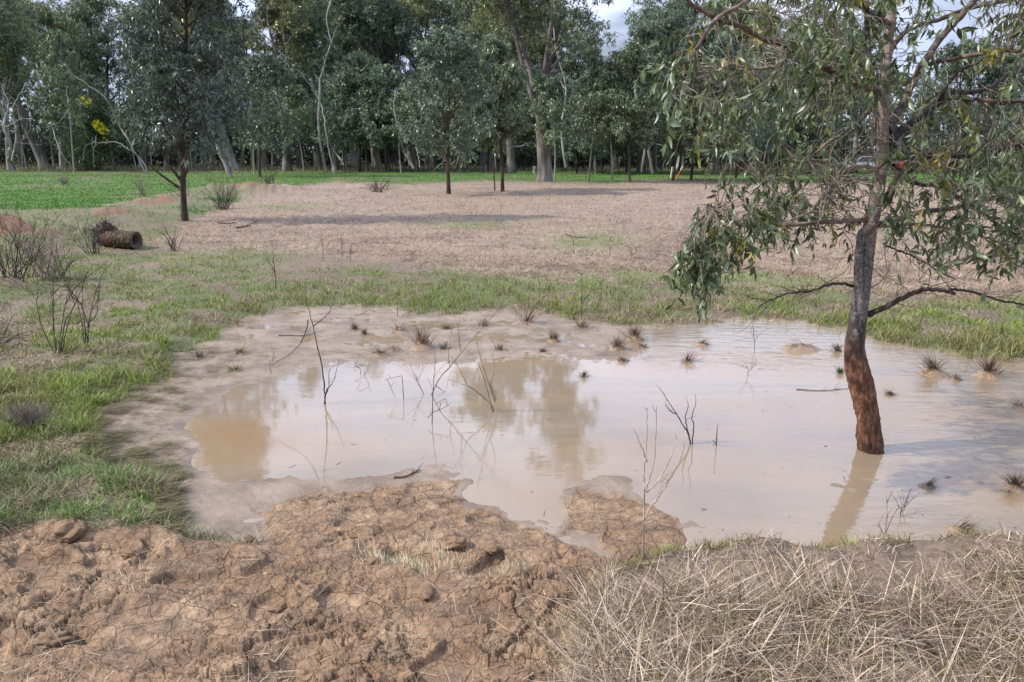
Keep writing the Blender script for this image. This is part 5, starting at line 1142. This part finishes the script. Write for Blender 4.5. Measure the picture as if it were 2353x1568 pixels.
# ------------------------------------------------------------------ clods, leaves and sticks lying about
def clod(u_, v_, s, lab, i, m=None):
    g = GP(u_, v_); rs = RS(i); nr, na = 22, 30; u0, v0 = np.meshgrid(np.linspace(0.02, math.pi - .02, nr), np.linspace(0, 2 * math.pi, na, endpoint=False), indexing='ij')
    d = np.stack([np.sin(u0) * np.cos(v0), np.sin(u0) * np.sin(v0), np.cos(u0)], -1); r = 1 + .38 * fbm(d[..., 0] * 1.5 + i, d[..., 1] * 1.5 + d[..., 2] * 2, 6, 3) + .20 * fbm(d[..., 0] * 5 + i, d[..., 1] * 5 + d[..., 2] * 5, 7, 5, .65)
    V = d * r[..., None] * np.array([1.25, .9, .62]) * s; i_ = np.arange(nr - 1)[:, None] * na; j = np.arange(na)[None]; j2 = (j + 1) % na
    o = mesh_np('earth_clod', V.reshape(-1, 3), np.stack([i_ + j, i_ + na + j, i_ + na + j2, i_ + j2], -1).reshape(-1, 4), None, None, m or M_CLOD, None, True); o.location = (g.x, g.y, g.z + s * .12); o.rotation_euler = (0, 0, rs.uniform(0, 6)); tagp(o, lab, 'clod', 'earth clods on the bank')
m_, t_, b_, N_, Lk_ = mat('dry_clod'); nn_ = noise_node(N_, Lk_, 45, 8, .75); Lk_(ramp(N_, Lk_, nn_.outputs['Fac'], [(.3, (.15, .09, .05)), (.5, (.29, .185, .105)), (.7, (.42, .295, .185))]), b_.inputs['Base Color']); b_.inputs['Roughness'].default_value = .9
bp_ = N_('ShaderNodeBump'); bp_.inputs['Distance'].default_value = .01; bp_.inputs['Strength'].default_value = .8; Lk_(nn_.outputs['Fac'], bp_.inputs['Height']); Lk_(bp_.outputs[0], b_.inputs['Normal'])
M_CLOD = m_
CL = [(160, 1235, .075, 'largest rounded clod, at the edge of the bank grass'), (570, 1245, .032, 'small clod at the foot of the smooth mud tongue'), (860, 1290, .03, 'small clod above the cut stubble'), (1050, 1250, .042, 'clod overhanging a dark hole in the mud'), (1130, 1262, .034, 'clod next to the one over the dark hole'),
      (300, 1275, .035, 'clod near the largest rounded one'), (980, 1365, .038, 'angular clod below the cut stubble'), (640, 1400, .03, 'little clod in the cracked mud'), (120, 1470, .05, 'broad clod near the lower corner'), (1120, 1345, .03, 'clod between stubble and dry grass')]
for i, a in enumerate(CL): clod(*a, i + 40)
def flat_leaf(u_, v_, L_, az, col, lab, i):
    g = GP(u_, v_); mb = MB(); rs = RS(i); leaves(mb, np.zeros((1, 3)), np.array([[math.cos(az), math.sin(az), .12]]), np.array([[.1, .2, 1.]]), np.array([L_]), np.array([L_ * .22]), np.array([col]), np.array([.35]))
    o = mb.build('fallen_leaf', M_DRY, None, True); o.location = (g.x, g.y, g.z + .008); tagp(o, lab, 'leaf', 'fallen gum leaves')
for i, a in enumerate([(85, 1375, .07, .3, (.55, .48, .42), 'pale fallen leaf on the mud near the edge of the view'), (545, 1398, .05, 2.5, (.5, .4, .28), 'small tan leaf on the cracked mud'), (1215, 1555, .06, .2, (.45, .42, .32), 'grey leaf lying where mud meets dry grass'), (1085, 1665, .05, .5, (.2, .26, .14), 'greenish leaf on the mud at the bottom'),
                       (1440, 1640, .07, 1.9, (.6, .55, .48), 'pale broad leaf caught in the dry grass'), (605, 1325, .05, 1.1, (.6, .5, .38), 'straw coloured leaf at the edge of the smooth mud tongue'), (1610, 1172, .04, .2, (.05, .035, .03), 'dark leaf floating near the submerged mud patch'), (2170, 1097, .05, .1, (.12, .08, .04), 'brown leaf floating past the trunk')]): flat_leaf(*a, i)
def stick(path, r, lab, m=M_TWIGD, nm='fallen_stick'):
    rs = RS(int(path[0][0])); pts = []
    for u_, v_ in path: g = GP(u_, v_); pts.append(g + Vector((0, 0, max(-g.z, 0) + r * 1.2)))
    base = pts[0].copy(); q = smooth_path([p - base for p in pts], 24); mb = MB(); mb.tube(q, np.linspace(r, r * .4, 24), 6)
    for _ in range(4):
        k = rs.randint(5, 22); d = side_dir(rs, norm(q[k + 1] - q[k]), .6); d[2] = abs(d[2]) * .3; p, r_, _ = limb(rs, q[k], d, .08 + r * 8, r * .4, r * .2, 4, .2); mb.tube(p, r_, 4)
    o = mb.build(nm, m, None, True); o.location = base; tagp(o, lab, 'stick')
stick([(905, 1100), (930, 1098), (955, 1088), (967, 1082)], .006, 'dark stick bundle on the tip of the mud tongue by the water')
stick([(1830, 896), (1890, 899), (1960, 893)], .004, 'long thin stick floating in the bright water before the trunk')
stick([(500, 512), (520, 516), (545, 514)], .02, 'short dark stick on the dead field by the lone young gum')
stick([(545, 526), (570, 520), (590, 508)], .02, 'slanting dark stick on the dead field')
stick([(640, 772), (690, 773), (715, 770)], .006, 'dark stick on the grey mud below the bank tussocks')
stick([(300, 800), (400, 806), (470, 812)], .004, 'thin twig lying across the green bank')
stick([(1300, 540), (1330, 548), (1350, 546)], .010, 'thin stick by the green island in the dead field')
# dark dung-like stumps in the field
# ------------------------------------------------------------------ far small things
def box(mb, x0, x1, y0, y1, z0, z1, C=None):
    V = [(x0, y0, z0), (x1, y0, z0), (x1, y1, z0), (x0, y1, z0), (x0, y0, z1), (x1, y0, z1), (x1, y1, z1), (x0, y1, z1)]
    mb.add(V, [[0, 3, 2, 1], [4, 5, 6, 7], [0, 1, 5, 4], [1, 2, 6, 5], [2, 3, 7, 6], [3, 0, 4, 7]], None, C)
def plain(name, c, r=.6, metal=0):
    m, t, b, N, Lk = mat(name); n1 = noise_node(N, Lk, 20, 4, .6); Lk(mixc(N, Lk, 1.0, c, ramp(N, Lk, n1.outputs['Fac'], [(.3, .85), (.7, 1.08)]), 'MULTIPLY'), b.inputs['Base Color']); b.inputs['Roughness'].default_value = r; b.inputs['Metallic'].default_value = metal; return m
def pole(u_, v_, H_, lean, lab, cols):
    p = GP(u_, v_); e = bpy.data.objects.new('marker_pole', None); COL.objects.link(e); e.location = p; e.rotation_euler = (0, lean, 0); tagp(e, lab, 'pole')
    k = len(cols); 
    for i, c in enumerate(cols):
        mb = MB(); mb.tube([(0, 0, H_ * i / k - (.15 if i == 0 else 0)), (0, 0, H_ * (i + 1) / k)], [.045 + .001 * (i % 2)] * 2, 10); mb.build('pole_band', c, e, False)
MW_, MR_ = plain('white_paint', (.75, .73, .70)), plain('red_paint', (.62, .09, .05))
pole(1554, 411, .95, .45, 'slanting red and white marker pole at the foot of the forest', [MR_, MR_, MW_]); pole(1541, 409, .75, .1, 'short white marker pole left of the slanting red and white one', [MW_]); pole(1547, 408, .55, 0, 'shortest white marker pole, right by the slanting one', [MW_])
def post(u_, v_, H_, w_, lab):
    p = GP(u_, v_); rs = RS(int(u_)); mb = MB(); mb.tube([(0, 0, -.2), (0, 0, H_ * .5), (.02, 0, H_)], [w_, w_ * .95, w_ * .9], 9); o = mb.build('wooden_post', M_PALE, None); o.location = p; tagp(o, lab, 'post')
post(1228, 400, .55, .16, 'stubby grey wooden post in the dark gap beside the forked gum'); post(1117, 396, .6, .09, 'thin grey post behind the close pair of young gums'); post(1105, 395, .5, .08, 'thinner grey post beside the other thin post')
def car(u_, D_, rz, paint, lab):
    p = at(u_, D_); e = bpy.data.objects.new('parked_car', None); COL.objects.link(e); e.location = (p.x, p.y, .05); e.rotation_euler = (0, 0, rz); tagp(e, lab, 'car')
    prof = [(-2.15, .35), (-2.2, .75), (-2.0, .95), (-1.35, 1.02), (-.75, 1.42), (.65, 1.45), (1.3, 1.05), (2.0, .92), (2.2, .7), (2.15, .35)]
    def ext(name, pr, w0, w1, m, zt=1.0):
        n = len(pr); wd = [w0 if z < zt else w1 for _, z in pr]; A = [(x, -w, z) for (x, z), w in zip(pr, wd)]; B_ = [(x, w, z) for (x, z), w in zip(pr, wd)]
        mb = MB(); c1 = [(0, -w0, .6)]; V = A + B_ + [(0, -w0, .7), (0, w0, .7)]; Q = [[i, i + 1, n + i + 1, n + i] for i in range(n - 1)] + [[n - 1, 0, n, 2 * n - 1]]
        T = [[(i + 1) % n, i, 2 * n] for i in range(n)] + [[n + i, n + (i + 1) % n, 2 * n + 1] for i in range(n)]; mb.add(V, Q, T); return mb.build(name, m, e)
    ext('body', prof, .86, .66, paint); gl = plain('car_glass', (.02, .025, .03), .1)
    for sy in (-1, 1):
        mb = MB(); V = [(-1.2, sy * .862, 1.03), (1.15, sy * .862, 1.05), (.62, sy * .70, 1.39), (-.72, sy * .70, 1.37)]; V = V + [(a, b_ + sy * .01, c_) for a, b_, c_ in V]
        mb.add(V, [[0, 1, 2, 3], [4, 5, 6, 7], [0, 1, 5, 4], [1, 2, 6, 5], [2, 3, 7, 6], [3, 0, 4, 7]]); mb.build('side_window', gl, e)
        for x in (-1.35, 1.38):
            mb = MB(); mb.tube([(x, sy * .70, .33), (x, sy * .89, .33)], [.33, .33], 20); w = mb.build('wheel', plain('tyre', (.02, .02, .02), .8), e)
            mb = MB(); mb.tube([(x, sy * .87, .33), (x, sy * .92, .33)], [.19, .18], 14); mb.build('rim', plain('rim_metal', (.5, .5, .5), .4, .8), w)
    mb = MB(); mb.add([(-1.33, -.6, 1.04), (-1.33, .6, 1.04), (-.79, .55, 1.41), (-.79, -.55, 1.41)], [[0, 1, 2, 3]]); o = mb.build('rear_window', gl, e); o.location = (-.02, 0, .02)
car(1985, 66, .1, plain('white_car_paint', (.78, .78, .78), .3), 'white parked car just beyond the field, seen past the near trunk'); car(2118, 70, -.1, plain('red_car_paint', (.40, .07, .05), .3), 'red parked car beyond the field, right of the white one')

# bare pale stems before the forest
BST = [([(18, 372), (22, 330), (8, 290), (20, 240), (2, 200)], 60, .16, 'white crooked bare stem at the end of the meadow'), ([(28, 370), (38, 310), (30, 250), (62, 190)], 62, .14, 'pale bare stem beside the leaning giant gum'), ([(52, 380), (50, 330), (68, 300), (70, 270)], 60, .07, 'thin pale bent stem before the leaning giant gum'),
       ([(168, 388), (140, 350), (120, 290), (110, 285)], 60, .09, 'slanting pale bare stem left of the wattle'), ([(292, 318), (270, 280), (240, 225), (180, 180), (150, 160)], 58, .11, 'long white leaning dead branch over the wattle'), ([(275, 330), (230, 328), (205, 328)], 56, .07, 'crooked white dead limb low behind the young gum'),
       ([(480, 270), (455, 235), (420, 195), (405, 180)], 57, .36, 'broad white dead trunk leaning behind the lone young gum crown'), ([(216, 385), (214, 350), (212, 325)], 60, .04, 'thin pale stump stem under the wattle'), ([(951, 388), (930, 350), (915, 300), (905, 240), (912, 200)], 62, .16, 'white leaning trunk behind the round blue-grey gum'), ([(965, 385), (955, 330), (935, 290)], 64, .10, 'second thinner white leaning trunk'),
       ([(1060, 386), (1068, 360), (1078, 340), (1070, 320)], 63, .11, 'short bright white bent stem in the strip of sun'), ([(1043, 384), (1035, 376), (1025, 370)], 61, .12, 'low white fallen stem in the strip of sun'), ([(735, 195), (745, 150), (760, 100), (750, 40), (770, -30)], 66, .22, 'white upper trunk rising over the dark young trees'), ([(748, 300), (740, 250), (720, 210), (716, 180)], 64, .12, 'white dead fork above the dark young trees'),
       ([(790, 380), (770, 350), (745, 325), (720, 320)], 63, .10, 'pale fallen limb behind the dark young trees'), ([(1300, 385), (1290, 300), (1300, 200), (1275, 100), (1276, -20)], 60, .16, 'long straight pale pole stem right of the forked gum'), ([(1270, 395), (1240, 350), (1225, 330), (1205, 333)], 55, .09, 'pale low limb reaching out by the forked gum'), ([(1500, 398), (1490, 340), (1500, 300), (1485, 260)], 60, .20, 'pale twisted stem of the cluster past the sky gap'),
       ([(1520, 395), (1535, 340), (1520, 290), (1530, 240)], 62, .13, 'slim pale stem of the cluster past the sky gap'), ([(1540, 380), (1525, 330), (1500, 290)], 61, .12, 'slanting white stem of the cluster past the sky gap'), ([(1475, 395), (1480, 350), (1490, 280), (1480, 200), (1490, 120)], 60, .17, 'tall white stem of the cluster past the sky gap')]
for i, (path, D_, r0, lab) in enumerate(BST):
    rs = RS(i + 3000); q = [P(u_, v_, D_ + rs.normal(0, .4)) for u_, v_ in path]; b0 = Vector((q[0].x, q[0].y, 0)); hang = q[0].z > 1.2
    if hang: q.insert(0, Vector((q[0].x + (q[0].x - q[1].x) * .8, q[0].y, q[0].z * .45))); q.insert(0, Vector((q[0].x + rs.uniform(0, .8), q[0].y, 0)))
    q = smooth_path([a - b0 for a in q], 26); q[1:] += rs.normal(0, .03, (25, 3)); mb = MB(); r0 = r0 * .55; mb.tube(q, np.linspace(r0, r0 * .35, 26), 8)
    for _ in range(5):
        k = rs.randint(8, 25); d = side_dir(rs, norm(q[min(k + 1, 25)] - q[k - 1]), rs.uniform(.5, 1)); p, r_, _ = limb(rs, q[k], d, rs.uniform(.5, 2.2), r0 * .35, .015, 6, .25); mb.tube(p, r_, 5)
    o = mb.build('dead_tree', M_WHITE if i % 2 else M_PALE, None, True); o.location = b0; tagp(o, lab, 'dead tree')
print('verts', sum(len(m.vertices) for m in bpy.data.meshes))
